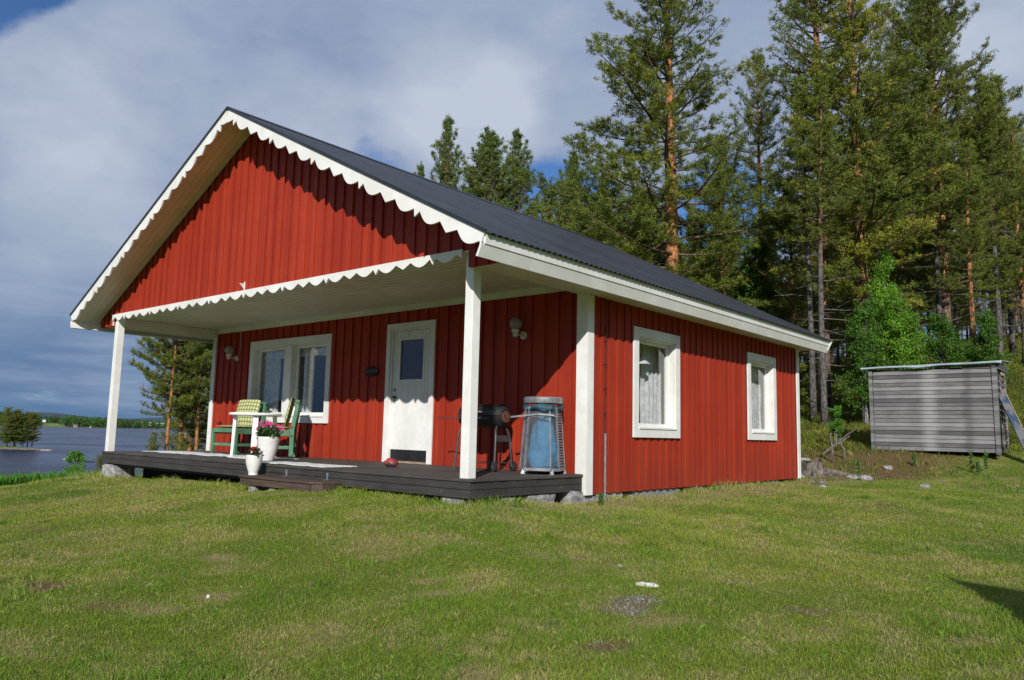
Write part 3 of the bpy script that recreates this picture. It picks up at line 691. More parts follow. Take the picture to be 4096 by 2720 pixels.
# porch ceiling with tongue-and-groove boards, crown board, side beam, eave soffits
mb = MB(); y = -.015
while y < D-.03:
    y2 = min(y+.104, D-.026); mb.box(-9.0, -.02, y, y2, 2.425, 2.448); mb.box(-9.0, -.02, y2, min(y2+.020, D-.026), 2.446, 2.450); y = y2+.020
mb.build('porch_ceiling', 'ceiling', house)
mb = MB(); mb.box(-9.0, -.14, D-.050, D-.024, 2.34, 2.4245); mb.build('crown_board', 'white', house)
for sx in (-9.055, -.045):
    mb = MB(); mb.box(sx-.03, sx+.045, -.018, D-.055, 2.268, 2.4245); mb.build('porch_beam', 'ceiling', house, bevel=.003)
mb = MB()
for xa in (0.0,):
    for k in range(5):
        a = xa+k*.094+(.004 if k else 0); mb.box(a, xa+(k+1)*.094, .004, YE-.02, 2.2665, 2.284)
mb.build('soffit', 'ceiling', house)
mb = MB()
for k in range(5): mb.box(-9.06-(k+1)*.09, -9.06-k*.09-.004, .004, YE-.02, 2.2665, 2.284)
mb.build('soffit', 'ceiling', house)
# roof covering: trapezoid sheet
def sheet(side):
    mb = MB(); pr = []; y = YF+.02; k = 0
    while y < YE:
        for dy, h in ((0, 0), (.034, 0), (.046, .014), (.088, .014)):
            if y+dy <= YE: pr.append((y+dy, h))
        y += .100
    pr.append((YE, 0))
    nx, nz = SL/math.hypot(SL, 1)*side, 1/math.hypot(SL, 1)
    def row(d): # d = distance along x from the ridge
        return [(RX+side*d+nx*h, y, RZ-SL*d+nz*h) for y, h in pr]
    ds = [0.0, 1.2, 2.4, 3.6, EX-RX+.035]; ids = [mb.addv(row(d)) for d in ds]
    for a, b_ in zip(ids[:-1], ids[1:]):
        for j in range(len(pr)-1):
            q = [a+j, b_+j, b_+j+1, a+j+1]; mb.face(q if side > 0 else q[::-1])
    o = mb.build('roof_sheet', 'roof', house)
    s = o.modifiers.new('t', 'SOLIDIFY'); s.thickness = .006; s.offset = -1
    return o
sheet(1); sheet(-1)
mb = MB()
mb.prism([(RX-.15, YF-.005, RZ-.15*SL+.024), (RX, YF-.005, RZ+.028), (RX+.15, YF-.005, RZ-.15*SL+.024), (RX+.15, YF-.005, RZ-.15*SL+.03), (RX, YF-.005, RZ+.036), (RX-.15, YF-.005, RZ-.15*SL+.03)], (0, YE-YF, 0))
mb.build('ridge_cap', 'roof', house)
for sd_ in (1, -1): # edge flashing over the barge board
    mb = MB(); L = EX-RX+.02; c = Vector((RX, YF-.010, RZ+.012)); e = Vector((RX+sd_*L, YF-.010, RZ-SL*L+.012))
    mb.bar(c, e, .012, .035); mb.build('rake_flashing', 'roof', house)
# underside of the rakes: sloping boarded soffit
for sd_ in (1, -1):
    mb = MB(); d = .0; L = EX-RX-.03
    n_ = 5
    for k in range(n_):
        ya = YF+.024+k*(.465/n_); yb_ = ya+.465/n_-.004
        z = lambda d: RZ-.105-SL*d
        p = [(RX, ya, z(0)-.0), (RX+sd_*L, ya, z(L)), (RX+sd_*L, yb_, z(L)), (RX, yb_, z(0))]
        q = [(a, b_, c+.015) for a, b_, c in p]
        mb.hexa(p+q if sd_ > 0 else [p[0], p[3], p[2], p[1], q[0], q[3], q[2], q[1]])
    mb.build('rake_soffit', 'ceiling', house)
# roof deck (closes the roof underneath)
for sd_ in (1, -1):
    mb = MB(); L = EX-RX-.05; y0_, y1_ = YF+.03, YE-.03
    p = [(RX, y0_, RZ-.05), (RX+sd_*L, y0_, RZ-.05-SL*L), (RX+sd_*L, y1_, RZ-.05-SL*L), (RX, y1_, RZ-.05)]; q = [(a, b_, c+.03) for a, b_, c in p]
    mb.hexa(p+q if sd_ > 0 else [p[0], p[3], p[2], p[1], q[0], q[3], q[2], q[1]]); mb.build('roof_deck', 'dark', house)
# scalloped edge outline: returns points below the upper edge, in board coordinates (s along, t down)
def scallops(L, pitch, start, lo=.205, notch=.118, tooth=.178, tw=.115):
    """lower outline from s=0 to L: lobes with a small pointed tooth between them, teeth centred at start+k*pitch"""
    pts = []; k = -1; centers = []
    while start+k*pitch < L+pitch: centers.append(start+k*pitch); k += 1
    for ci, (a, b_) in enumerate(zip(centers[:-1], centers[1:])):
        ta, tb_ = (tw*.55, tw*1.5) if ci % 2 else (tw*1.5, tw*.55)
        s0 = a+ta/2; s1 = b_-tb_/2; wd = s1-s0
        pts.append((a, tooth))
        for q in range(0, 13):
            t = q/12; sh = math.sin(math.pi*t)
            pts.append((s0+wd*t, notch+(lo-notch)*sh))
        pts_last = (b_, tooth)
    pts.append(pts_last)
    out = []
    for (s, t), (s2, t2) in zip(pts[:-1], pts[1:]):
        for (c) in (0.0, L):
            pass
        if 0 <= s <= L: out.append((s, t))
        if s < 0 <= s2: out.append((0, t+(t2-t)*(0-s)/(s2-s)))
        if s < L < s2: out.append((L, t+(t2-t)*(L-s)/(s2-s)))
    return sorted(out)
def scallop_board(name, P0, ax, down, L, pitch, start, thick, nrm, mitre=0.0, **k):
    P0, ax, down, nrm = map(Vector, (P0, ax, down, nrm)); pts = scallops(L, pitch, start, **k); mb = MB()
    pts = [(max(s, t*mitre), t) for s, t in pts]
    top = [(s, 0.0) for s, t in pts]
    f = lambda s, t, o: P0+ax*(s if t > 0 or s > .18 else max(0, s-mitre*.12) if mitre else s)+down*t+nrm*o
    for (s, t), (s2, t2) in zip(pts[:-1], pts[1:]):
        if s2-s < 1e-4: continue
        mb.hexa([f(s, t, 0), f(s2, t2, 0), f(s2, t2, thick), f(s, t, thick), f(s, 0, 0), f(s2, 0, 0), f(s2, 0, thick), f(s, 0, thick)])
    return mb.build(name, 'white', house)
scallop_board('scalloped_board', (-9.005, -.046, 2.462), (1, 0, 0), (0, 0, -1), 8.83, .4931, .485, .022, (0, 1, 0), lo=.120, notch=.050, tooth=.116, tw=.17)
cs = 1/math.hypot(1, SL); sn = SL*cs
for sd_ in (1, -1):
    L = (EX-RX)/cs+.0; pp = .5475
    scallop_board('barge_board', (RX, YF, RZ+.004), (sd_*cs, 0, -sn), (-sd_*sn*1, 0, -cs), L, pp, .30, .022, (0, 1, 0), mitre=SL, lo=.190, notch=.108, tooth=.188, tw=.19)
    # eave fascia in two tiers
    mb = MB(); X = lambda x: RX+sd_*(x-RX)
    a = [(.585, 2.428), (.560, 2.428), (.545, 2.328), (.571, 2.328)]
    for ya, yb_ in ((YF+.026, 3.42), (3.424, 7.1), (7.104, YE-.004)): mb = MB(); mb.prism([(X(x), ya, z) for x, z in a], (0, yb_-ya, 0)); mb.build('eave_fascia', 'white', house)
    mb = MB(); a = [(.562, 2.325), (.536, 2.325), (.483, 2.208), (.512, 2.200)]
    for ya, yb_ in ((YF-.012, 2.86), (2.864, 6.3), (6.304, YE+.008)): mb = MB(); mb.prism([(X(x), ya, z) for x, z in a], (0, yb_-ya, 0)); mb.build('eave_fascia', 'white', house)
for sd_ in (1, -1):
    mb = MB(); L = (EX-RX); mb.bar((RX, YE-.0, RZ-.11), (RX+sd_*L, YE, RZ-SL*L-.11), .025, .19); mb.build('barge_board', 'white', house)
# porch posts
for x in (-9.011, -.169):
    mb = MB(); mb.box(x, x+.120, .021, .141, .0005, 2.4245); mb.build('porch_post', 'post', house, bevel=.004)
# porch deck
deck = MB(); y = -.012; r = random.Random(2)
while y < D-.03:
    e = r.uniform(-.004, .008); deck.box(-9.065+r.uniform(-.004, .004), .018+e, y, min(y+.117, D-.025), -.030+r.uniform(-.001, .001), 0+r.uniform(-.0012, 0)); y += .121
deck.build('porch_floor', 'deck', house, bevel=.003)
mb = MB()
for za, zb_ in ((-.112, -.032), (-.202, -.117)):
    mb.box(-9.05, .006, 0.002, .030, za, zb_); mb.box(-.022, .006, .033, D-.03, za, zb_)
    mb.box(-9.05, -9.022, .033, D-.03, za, zb_)
mb.build('deck_fascia', 'fascia', house, bevel=.003)
mb = MB(); mb.box(-8.98, -.06, .05, .10, -.235, -.04); mb.build('deck_joist', 'dark', house)
mb = MB(); mb.box(-8.6, -.5, .55, .60, -1.3, -.035); mb.build('deck_bearer_backing', 'dark', house)  # inner beam carried down as a dark backing that stands in for shade below
# window and door builders -------------------------------------------------
def frame_boards(mb, a0, a1, z0, z1, w, c0, c1, ax):
    """four boards round an opening, from inner edge outwards by w"""
    def B(p0, p1, q0, q1):
        (mb.box(p0, p1, c0, c1, q0, q1) if ax == 'x' else mb.box(c0, c1, p0, p1, q0, q1))
    wt, wb_ = (w if not hasattr(w, '__len__') else w[0]), (w if not hasattr(w, '__len__') else w[1])
    B(a0-wt, a1+wt, z1, z1+wt); B(a0-wt, a1+wt, z0-wb_, z0); B(a0-wt, a0, z0, z1); B(a1, a1+wt, z0, z1)
def window(o, ax, face, inward, panes, sash_in=.075, trim=.12, deep=.11, mull=None):
    """trim mesh (part) > sash, pane, sill; face = wall plane, inward = +1/-1 along the other axis"""
    a0, a1, z0, z1 = o; f = lambda d: face+inward*d
    mb = MB(); c = sorted((f(-.048), f(-.0225))); frame_boards(mb, a0, a1, z0, z1, trim, c[0], c[1], ax)
    # jamb lining
    c = sorted((f(-.0225), f(deep)))
    t = .018
    def B(mb, p0, p1, c, q0, q1):
        (mb.box(p0, p1, c[0], c[1], q0, q1) if ax == 'x' else mb.box(c[0], c[1], p0, p1, q0, q1))
    B(mb, a0, a0+t, c, z0, z1); B(mb, a1-t, a1, c, z0, z1); B(mb, a0+t, a1-t, c, z1-t, z1); B(mb, a0+t, a1-t, c, z0, z0+t)
    if mull:
        cm = sorted((f(-.046), f(deep))); B(mb, mull[0], mull[1], cm, z0+t, z1-t)
    win = mb.build('window', 'white', house, bevel=.002)
    for p0, p1 in panes:
        s = MB(); cs_ = sorted((f(sash_in), f(sash_in+.04))); fr = .048
        q0, q1 = z0+t+.001, z1-t-.001
        for (u0, u1, w0, w1) in ((p0, p0+fr, q0, q1), (p1-fr, p1, q0, q1), (p0+fr, p1-fr, q1-fr, q1), (p0+fr, p1-fr, q0, q0+fr)): B(s, u0, u1, cs_, w0, w1)
        s.build('sash', 'white', win, bevel=.002)
        g_ = MB(); cg = sorted((f(sash_in+.018), f(sash_in+.024))); B(g_, p0+fr-.002, p1-fr+.002, cg, q0+fr-.002, q1-fr+.002); g_.build('pane', 'glass', win)
    s = MB(); c = sorted((f(-.062), f(.07))); B(s, a0+.002, a1-.002, c, z0-.012, z0+.010)
    s.build('sill', 'white', win)
    return win
window(OW, 'x', D, 1, [(-7.612, -6.60), (-6.375, -5.363)], mull=(-6.60, -6.375), deep=.12)
window(S1, 'y', XR, -1, [(3.258, 4.262)], deep=.12, trim=.13)
window(S2, 'y', XR, -1, [(6.993, 7.952)], deep=.12, trim=.13)
# door
a0, a1, z0, z1 = OD
mb = MB()
mb.box(a0-.085, a1+.095, D-.048, D-.0225, z1, z1+.085); mb.box(a0-.085, a0, D-.048, D-.0225, .004, z1); mb.box(a1, a1+.095, D-.048, D-.0225, .004, z1)
mb.box(a0, a0+.03, D-.0225, D+.12, .03, z1); mb.box(a1-.03, a1, D-.0225, D+.12, .03, z1); mb.box(a0+.03, a1-.03, D-.0225, D+.12, z1-.03, z1)
df = mb.build('door_frame', 'white', house, bevel=.002)
mb = MB(); mb.box(a0, a1, D-.07, D+.12, .002, .028); mb.build('threshold', 'carved', df)
dx0, dx1, dz0, dz1 = a0+.034, a1-.034, .034, z1-.034; wy = (dx0+.165, dx1-.16, 1.27, 1.885)
mb = MB(); x = dx0; yv = D+.012
while x < dx1-.001:   # vertical tongue-and-groove strips
    e = min(x+.0655, dx1)
    for q0, q1 in ([(dz0, wy[2]-.0), (wy[3], dz1)] if (e > wy[0] and x < wy[1]) else [(dz0, dz1)]):
        if e > wy[0] and x < wy[1]:
            for (xa, xb) in ((x, min(e, wy[0])), (max(x, wy[1]), e)):
                if xb-xa > .004 and q0 == dz0: mb.box(xa, xb-.0, yv, yv+.04, wy[2], wy[3])
        mb.box(x, e-.007, yv, yv+.04, q0, q1); mb.box(e-.007, e, yv+.006, yv+.04, q0, q1)
    x = e
door = mb.build('door', 'white', house)
mb = MB(); frame_boards(mb, wy[0], wy[1], wy[2], wy[3], .028, yv-.012, yv-.0005, 'x'); mb.build('door_window_frame', 'white', door)
m, n, b = new_mat('door_glass'); b.inputs['Base Color'].default_value = (.012, .016, .028, 1); b.inputs['Roughness'].default_value = .12; b.inputs['Specular IOR Level'].default_value = .8; M['door_glass'] = m
mb = MB(); mb.box(wy[0]-.004, wy[1]+.004, yv+.010, yv+.016, wy[2]-.004, wy[3]+.004); mb.build('door_pane', 'door_glass', door)
mb = MB(); mb.box(dx0+.01, dx1-.01, yv-.004, yv-.0008, .036, .20)
for k in range(6): mb.tube([(dx0+.04+k*.155, yv-.007, .19), (dx0+.04+k*.155, yv-.003, .19)], .006, 6)
mb.build('kick_plate', 'black', door)
mb = MB(); hx = dx0+.055
mb.tube([(hx, yv-.0, 1.0), (hx, yv-.010, 1.0)], .026, 14); mb.tube([(hx, yv-.01, 1.0), (hx, yv-.055, 1.0), (hx+.02, yv-.06, 1.0), (hx+.11, yv-.058, .995)], .010, 8)
mb.tube([(hx, yv, .955), (hx, yv-.008, .955)], .012, 8)
mb.build('handle', 'iron', door, smooth=True)
mb = MB(); mb.tube([(hx, yv, 1.115), (hx, yv-.012, 1.115)], .026, 14); mb.tube([(hx, yv-.012, 1.115), (hx, yv-.016, 1.115)], .012, 10); mb.build('lock', 'brass', door)
# triangular flag bracket on the gable
mb = MB(); bx_, bz_ = -4.60, 2.53
mb.box(bx_-.008, bx_+.02, -.030, -.0245, bz_-.06, bz_+.06)
mb.prism([(bx_, -.030, bz_-.055), (bx_, -.030, bz_+.03), (bx_, -.115, bz_+.03), (bx_, -.10, bz_+.018)], (.012, 0, 0))
tag(mb.build('flag_bracket', 'white'), 'small white triangular bracket on the red gable above the scalloped board', 'bracket')

# step in front of the porch
st = empty('wooden_step', (-3.05, -.2, -.28), 0, 'low weathered wooden step with cut right corner in front of the porch', 'step')
L = lambda *p: [(x+3.05, y+.2, z+.28) for x, y, z in p]
def lb(mb, x0, x1, y0, y1, z0, z1): return mb.box(x0+3.05, x1+3.05, y0+.2, y1+.2, z0+.28, z1+.28)
mb = MB(); mb.prism(L((-3.84, -.37, -.172), (-2.27, -.37, -.172), (-2.17, -.27, -.172), (-2.12, -.004, -.172), (-3.84, -.004, -.172)), (0, 0, .028)); mb.build('tread', 'step', st, bevel=.004)
mb = MB(); lb(mb, -3.83, -2.28, -.352, -.325, -.262, -.174); mb.build('riser', 'step', st, bevel=.003)
mb = MB(); mb.bar(*L((-2.27, -.335, -.218), (-2.17, -.24, -.218)), .026, .088); mb.build('riser', 'step', st)
mb = MB(); lb(mb, -2.17, -2.145, -.235, -.006, -.262, -.174); mb.build('riser', 'step', st)
mb = MB(); lb(mb, -3.83, -3.80, -.32, -.006, -.262, -.174); mb.build('riser', 'step', st)
for bx in (-3.30, -2.42):
    mb = MB(); lb(mb, bx-.018, bx+.018, -.0055, -.001, -.144, -.055); lb(mb, bx-.018, bx+.018, -.05, -.0055, -.1435, -.1395)
    for k in range(3): mb.tube(L((bx-.008, -.0058, -.07-k*.022), (bx-.008, -.0085, -.07-k*.022)), .004, 6)
    mb.build('angle_bracket', 'galv', st)
for x, s in ((-3.6, 1), (-3.15, 2), (-2.75, 3)):
    mb = MB(); rock(mb, x+2.99, x+3.14, -.12, .0, -.10, .014, s*5.5); mb.build('foot_stone', 'stone', st)
# ------------------------------------------------------------------ wall lamps, sign, cable
M['globe'] = (lambda: (lambda m, n, b: (b.inputs['Base Color'].__setattr__('default_value', (.50, .45, .40, 1)), b.inputs['Roughness'].__setattr__('default_value', .15), b.inputs['Transmission Weight'].__setattr__('default_value', .55), m)[-1])(*new_mat('smoked_globe')))()
def wall_lamp(x, z, label, rad=.086, cable_x=None):
    o = empty('wall_lamp', (x, D-.023, z), 0, label, 'wall lamp', 'globe lamps on the porch wall')
    mb = MB(); mb.tube([(0, 0, 0), (0, -.022, 0)], [.058, .050], 20); mb.tube([(0, -.02, 0), (0, -.06, 0)], [.022, .018], 12); mb.build('wall_plate', 'lampcup', o, smooth=False, angle=.6)
    mb = MB(); mb.tube([(0, -.05, 0), (0, -.14, .0), (0, -.165, .012)], .013, 10); mb.build('arm', 'lampcup', o, angle=.8)
    mb = MB(); mb.lathe([(.0, -.035), (.034, -.035), (.036, .02), (.052, .024), (.054, .062), (.03, .064)], (0, -.175, 0), 20); mb.build('socket_cup', 'lampcup', o, angle=.6)
    mb = MB(); mb.lathe([(rad*math.sin(t), -rad*math.cos(t)) for t in [math.pi*(.13+.87*k/14) for k in range(15)]], (0, -.175, .062+rad*.92), 28); mb.build('glass_globe', 'globe', o, smooth=True)
    return o
wall_lamp(-8.25, 1.82, 'globe wall lamp on the red wall left of the large porch window')
wall_lamp(-1.0, 1.80, 'globe wall lamp on the red wall right of the porch post')
for x, zt, zb_, dx, nm in ((-8.19, 2.34, 1.90, .04, 'thin white cable running down the red wall to the left globe lamp'), (-1.03, 2.34, 1.86, 0, 'thin dark red cable running up the wall above the right globe lamp')):
    mb = MB(); mb.tube([(x+dx, D-.027, zt), (x+dx, D-.027, zb_+.04), (x+.01, D-.027, zb_-.02)], .0045, 6)
    tag(mb.build('lamp_cable', 'lampcup' if dx else 'red_x'), nm, 'cable')
mb = MB(); mb.tube([(.062, 2.43, 1.9), (.062, 2.43, 2.25)], .006, 6); mb.tube([(.062, 2.43, .49), (.062, 2.43, 1.9)], .0075, 6)
for z in (1.70, 1.40, 1.08, .76): mb.box(.052, .075, 2.413, 2.447, z-.008, z+.008)
cb_ = empty('cable_conduit', (0, 0, 0), 0, 'black cable clipped to the side wall running into a grey pipe', 'conduit')
mb.build('cable', 'rubber', cb_)
mb = MB(); mb.tube([(.068, 2.43, -.42), (.068, 2.43, .50)], .0155, 10); mb.tube([(.068, 2.43, .49), (.068, 2.43, .512)], .019, 10); mb.tube([(.068, 2.43, -.14), (.068, 2.43, -.115)], .021, 10); mb.build('pipe', 'galv', cb_)
sg = empty('welcome_sign', (-4.15, D-.026, 1.42), 0, 'oval dark sign reading VÄLKOMMEN on the red wall between window and door', 'sign')
mb = MB(); pts = [(.172*math.cos(2*math.pi*k/36), 0, .082*math.sin(2*math.pi*k/36)) for k in range(36)]; mb.prism(pts[::-1], (0, -.012, 0)); mb.build('plate', 'rubber', sg, bevel=.003)
M['letter'] = simple('dull_brass_lettering', (.14, .13, .10), .6, .1, 20)
tx = bpy.data.curves.new('lettering', 'FONT'); tx.body = 'VÄLKOMMEN'; tx.size = .062; tx.extrude = .003; tx.align_x = 'CENTER'; tx.align_y = 'CENTER'; tx.space_character = .95
to = bpy.data.objects.new('tmp', tx); COL.objects.link(to); bpy.context.view_layer.update()
me = bpy.data.meshes.new_from_object(to); bpy.data.objects.remove(to); me.name = 'lettering'; me.materials.append(M['letter'])
lo = bpy.data.objects.new('lettering', me); COL.objects.link(lo); lo.parent = sg; lo.location = (0, -.014, 0); lo.rotation_euler = (math.pi/2, 0, 0); lo.scale = (.80, 1.45, 1)
for x in (-.150, .150): mb = MB(); mb.tube([(x, -.012, 0), (x, -.016, 0)], .006, 8); mb.build('screw', 'galv', sg)

# ------------------------------------------------------------------ curtains and lamps seen through the panes
def curtain(p0, p1, z0, z1, label, waves=7, amp=.03, gather=0.0):
    n_ = 60; V = []; F = []; rows = 14; a = Vector(p0); b_ = Vector(p1); d = b_-a; nrm = Vector((-d.y, d.x, 0)).normalized()
    for j in range(rows+1):
        z = z1+(z0-z1)*j/rows
        for i in range(n_+1):
            t = i/n_; k = amp*(.6+.4*j/rows); o = k*math.sin(t*waves*2*math.pi+.5*math.sin(t*11))+.008*math.sin(j*.9+t*9)
            p = a+d*(t+gather*(j/rows)*(0.5-t)); V.append((p.x+nrm.x*o, p.y+nrm.y*o, z))
    for j in range(rows):
        for i in range(n_): q = j*(n_+1)+i; F.append((q, q+1, q+n_+2, q+n_+1))
    o = np_obj('curtain', np.array(V), np.array(F), M['curtain'], smooth=True)
    s = o.modifiers.new('t', 'SOLIDIFY'); s.thickness = .002
    return tag(o, label, 'curtain', 'curtains inside the windows')
curtain((-7.70, D+.19, 0), (-7.04, D+.19, 0), .66, 2.1, 'white lace curtain behind the left pane of the large porch window', 6)
curtain((-6.30, D+.19, 0), (-6.02, D+.19, 0), .66, 2.1, 'narrow white curtain behind the right pane of the large porch window', 3)
curtain((XR-.34, 3.92, 0), (XR-.34, 4.62, 0), .45, 2.02, 'white lace curtain in the side window nearer the porch', 6)
curtain((XR-.26, 7.50, 0), (XR-.26, 8.30, 0), .45, 1.78, 'white curtain with flower pattern in the side window farther from the porch', 8, .02)
mb = MB()
for k in range(10): mb.box(XR-.215, XR-.205, 7.2, 8.2, 1.56+k*.036, 1.56+k*.036+.031)
tag(mb.build('window_blind', 'curtain'), 'pale blind pulled partly down in the farther side window', 'blind')
for xa, xb in ((-7.60, -6.62), (-6.36, -5.36)):
    curtain((xa-.1, D+.165, 0), (xb-.05, D+.165, 0), 1.77, 1.99, 'short white valance across the top of the left pane of the porch window' if xa < -7 else 'short white valance across the top of the right pane of the porch window', 3, .012)
def pendant(x, y, z, label, mat='plastic'):
    o = empty('pendant_lamp', (x, y, z), 0, label, 'pendant lamp', 'lamps hanging inside the cottage')
    mb = MB(); mb.lathe([(.012, .10), (.03, .10), (.05, .075), (.12, .02), (.135, 0), (.128, 0), (.11, .018), (.04, .07), (.012, .08)], (0, 0, 0), 28); mb.build('lamp_shade', mat, o, smooth=True)
    mb = MB(); mb.tube([(0, 0, .1), (0, 0, .14)], .02, 12); mb.build('fitting', 'brass', o)
    mb = MB(); mb.tube([(0, 0, .13), (0, 0, 2.35-z)], .006, 6); mb.build('cord', 'black', o)
pendant(XR-.24, 3.78, 1.52, 'small white shade lamp hanging in the side window nearer the porch')
pendant(-6.95, D+.75, 1.25, 'white shade lamp hanging behind the left pane of the porch window')
pendant(-5.75, D+.75, 1.25, 'white shade lamp hanging behind the right pane of the porch window')

# ------------------------------------------------------------------ porch furniture
def plaid_pad(name, sx, sy, sz, parent, loc, rot, nb=.035):
    """soft cushion, centred on its own origin"""
    bm = bmesh.new(); bmesh.ops.create_cube(bm, size=1)
    for v in bm.verts: v.co = Vector((v.co.x*sx, v.co.y*sy, v.co.z*sz))
    bmesh.ops.bevel(bm, geom=bm.edges[:]+bm.verts[:], offset=nb*.75, segments=3, affect='EDGES')
    me = bpy.data.meshes.new(name); bm.to_mesh(me); bm.free(); me.materials.append(M['plaid'])
    me.polygons.foreach_set('use_smooth', [True]*len(me.polygons))
    o = bpy.data.objects.new(name, me); COL.objects.link(o); o.parent = parent; o.location = loc; o.rotation_euler = rot
    s = o.modifiers.new('sub', 'SUBSURF'); s.levels = 1; s.render_levels = 1
    return o
def green_chair(loc, rz, label, w=.54, rec=.33, cush=True, dp=.56):
    """local frame: faces -y, seat z .42"""
    o = empty('garden_chair', loc, rz, label, 'chair', 'green wooden chairs on the porch')
    hw = w/2; fy = -dp/2; by = dp/2; G = 'green'
    for s in (-1, 1):
        mb = MB(); mb.box(s*hw-.022, s*hw+.022, fy, fy+.055, 0, .46); mb.build('leg', G, o, bevel=.006)
        # rear leg runs up as the back post, leaning
        mb = MB(); mb.box(s*hw-.022, s*hw+.022, by-.03, by+.04, 0, .46)
        mb.hexa([(s*hw-.022, by-.03, .46), (s*hw+.022, by-.03, .46), (s*hw+.022, by+.04, .46), (s*hw-.022, by+.04, .46), (s*hw-.022, by+.05, .95), (s*hw+.022, by+.05, .95), (s*hw+.022, by+.105, .95), (s*hw-.022, by+.105, .95)])
        mb.build('leg', G, o, bevel=.006)
        for q in ((.018, .36, .445), (.016, .145, .195)): mb = MB(); mb.box(s*hw-q[0], s*hw+q[0], fy+.056, by-.031, q[1], q[2]); mb.build('side_rail', G, o, bevel=.005)
        mb = MB()
        for yo, z in ((0, .50), (0, .36), (.07, .90)): mb = MB(); mb.tube([(s*(hw+.0215), by+yo, z), (s*(hw+.036), by+yo, z)], .014, 8); mb.build('bolt', 'iron', o)
    for q in ((fy+.006, fy+.04, .385, .455), (fy+.012, fy+.038, .15, .195), (by-.02, by+.012, .13, .18)): mb = MB(); mb.box(-hw+.023, hw-.023, *q); mb.build('cross_rail', G, o, bevel=.005)
    mb = MB()
    for k in range(6): y = fy+.05+k*.086; mb.box(-hw+.024, hw-.024, y, y+.07, .446, .462)
    mb.build('seat', G, o, bevel=.003)
    mb = MB()
    lean = lambda z: by+.01+(z-.46)*.15
    for z in (.52, .89): mb.hexa([(-hw+.023, lean(z), z), (hw-.023, lean(z), z), (hw-.023, lean(z)+.022, z), (-hw+.023, lean(z)+.022, z), (-hw+.023, lean(z+.06), z+.06), (hw-.023, lean(z+.06), z+.06), (hw-.023, lean(z+.06)+.022, z+.06), (-hw+.023, lean(z+.06)+.022, z+.06)])
    for k in range(5):
        x = -hw+.085+k*(w-.17)/4; mb.bar((x, lean(.55)+.010, .581), (x, lean(.88)+.010, .889), .045, .016, (0, 1, 0))
    mb.build('backrest', G, o, bevel=.003)
    a = plaid_pad('seat_cushion', w-.03, dp-.02, .055, o, (0, -.015, .492), (0, 0, 0))
    b_ = plaid_pad('back_cushion', w+.0, .075, .50, o, (0, by-.075, .755), (-.20, 0, 0))
    return o
chA = green_chair((-7.33, 1.60, 0), .14, 'green chair with plaid cushions facing front, left of the white table', w=.62)
fB = Vector((-.62, -.78)); chB = green_chair((-5.72, 1.36, 0), math.atan2(fB.x, -fB.y), 'green chair with plaid cushions seen from its side, right of the white table', w=.50)
def jar(x, y, z, mat, label, r, h, name='glass_jar'):
    mb = MB(); mb.lathe([(r*.75, 0), (r, .008), (r, h), (r*.86, h), (r*.86, .012), (0, .01)], (0, 0, 0), 18); return tag(mb.build(name, mat, smooth=False, angle=.6, loc=(x, y, z)), label, 'jar')
M['redglass'] = simple('red_glass', (.12, .012, .010), .12, .2, 10, bumps=0)
jar(-7.95, 1.60, .5215, 'redglass', 'small dark red glass on the seat cushion of the left green chair', .038, .05)
jar(-7.52, 1.69, .5215, 'ceramic', 'small white cup beside the dark red glass on the left green chair', .036, .045, 'small_cup')
# white plastic table
tb = empty('plastic_table', (-5.86, 1.06, 0), .25, 'round white plastic table between the two green chairs', 'table')
mb = MB(); mb.lathe([(0, .682), (.36, .682), (.385, .676), (.405, .676), (.415, .686), (.415, .708), (.405, .718), (0, .722)], (0, 0, 0), 48); mb.build('tabletop', 'plastic', tb, angle=.5)
for k in range(4):
    a = math.pi/4+k*math.pi/2; c, s = math.cos(a), math.sin(a); mb = MB()
    mb.hexa([Vector((c*r+p*s, s*r-p*c, z)) for z in (0, .678) for r, p in ((.315-.03*(z > 0)+.0, -.036-.006*(z > 0)), (.355-.015*(z > 0), -.040-.006*(z > 0)), (.355-.015*(z > 0), .040+.006*(z > 0)), (.315-.05*(z > 0), .036+.006*(z > 0)))])
    mb.build('leg', 'plastic', tb, bevel=.006)
# rugs
def rug(x0, x1, y0, y1, label, seed, ang=0.0):
    nx, ny = max(8, int((x1-x0)/.05)), max(8, int((y1-y0)/.06)); V = []; F = []
    for j in range(ny+1):
        for i in range(nx+1):
            x = x0+(x1-x0)*i/nx; y = y0+(y1-y0)*j/ny
            edge = .018*(vnoise(np.array([x*3.0+seed]), np.array([y*3.0]), 1.0)[0]-.5)*2
            z = .007+.016*max(0, vnoise(np.array([x*4.0+seed*3]), np.array([y*3.0]), 1.0)[0]-.45)+(.03*max(0, noise.noise(Vector((x*2.6+seed, y*2, 3)))-.28))
            if j in (0, ny): y += edge
            if i in (0, nx): x += edge
            V.append((x, y, z))
    for j in range(ny):
        for i in range(nx): q = j*(nx+1)+i; F.append((q, q+1, q+nx+2, q+nx+1))
    o = np_obj('rag_rug', np.array(V), np.array(F), M['rug'], smooth=True); s = o.modifiers.new('t', 'SOLIDIFY'); s.thickness = .006; s.offset = -1
    # fringe
    r = random.Random(seed)
    for xx, d in ((x0, -1), (x1, 1)):
        mb = MB()
        for k in range(int((y1-y0)/.018)):
            y = y0+k*.018; mb.tube([(xx, y, .008), (xx+d*r.uniform(.02, .05), y+r.uniform(-.01, .01), .004)], .003, 3)
        tag(mb.build('fringe', 'rug', o))
    return tag(o, label, 'rug', 'white rag rugs on the porch floor')
rug(-8.85, -4.95, .62, 1.30, 'long white rag rug lying under the white table and green chairs', 3)
rug(-4.15, -2.60, .06, .60, 'crumpled white rag rug lying on the porch in front of the door', 8)
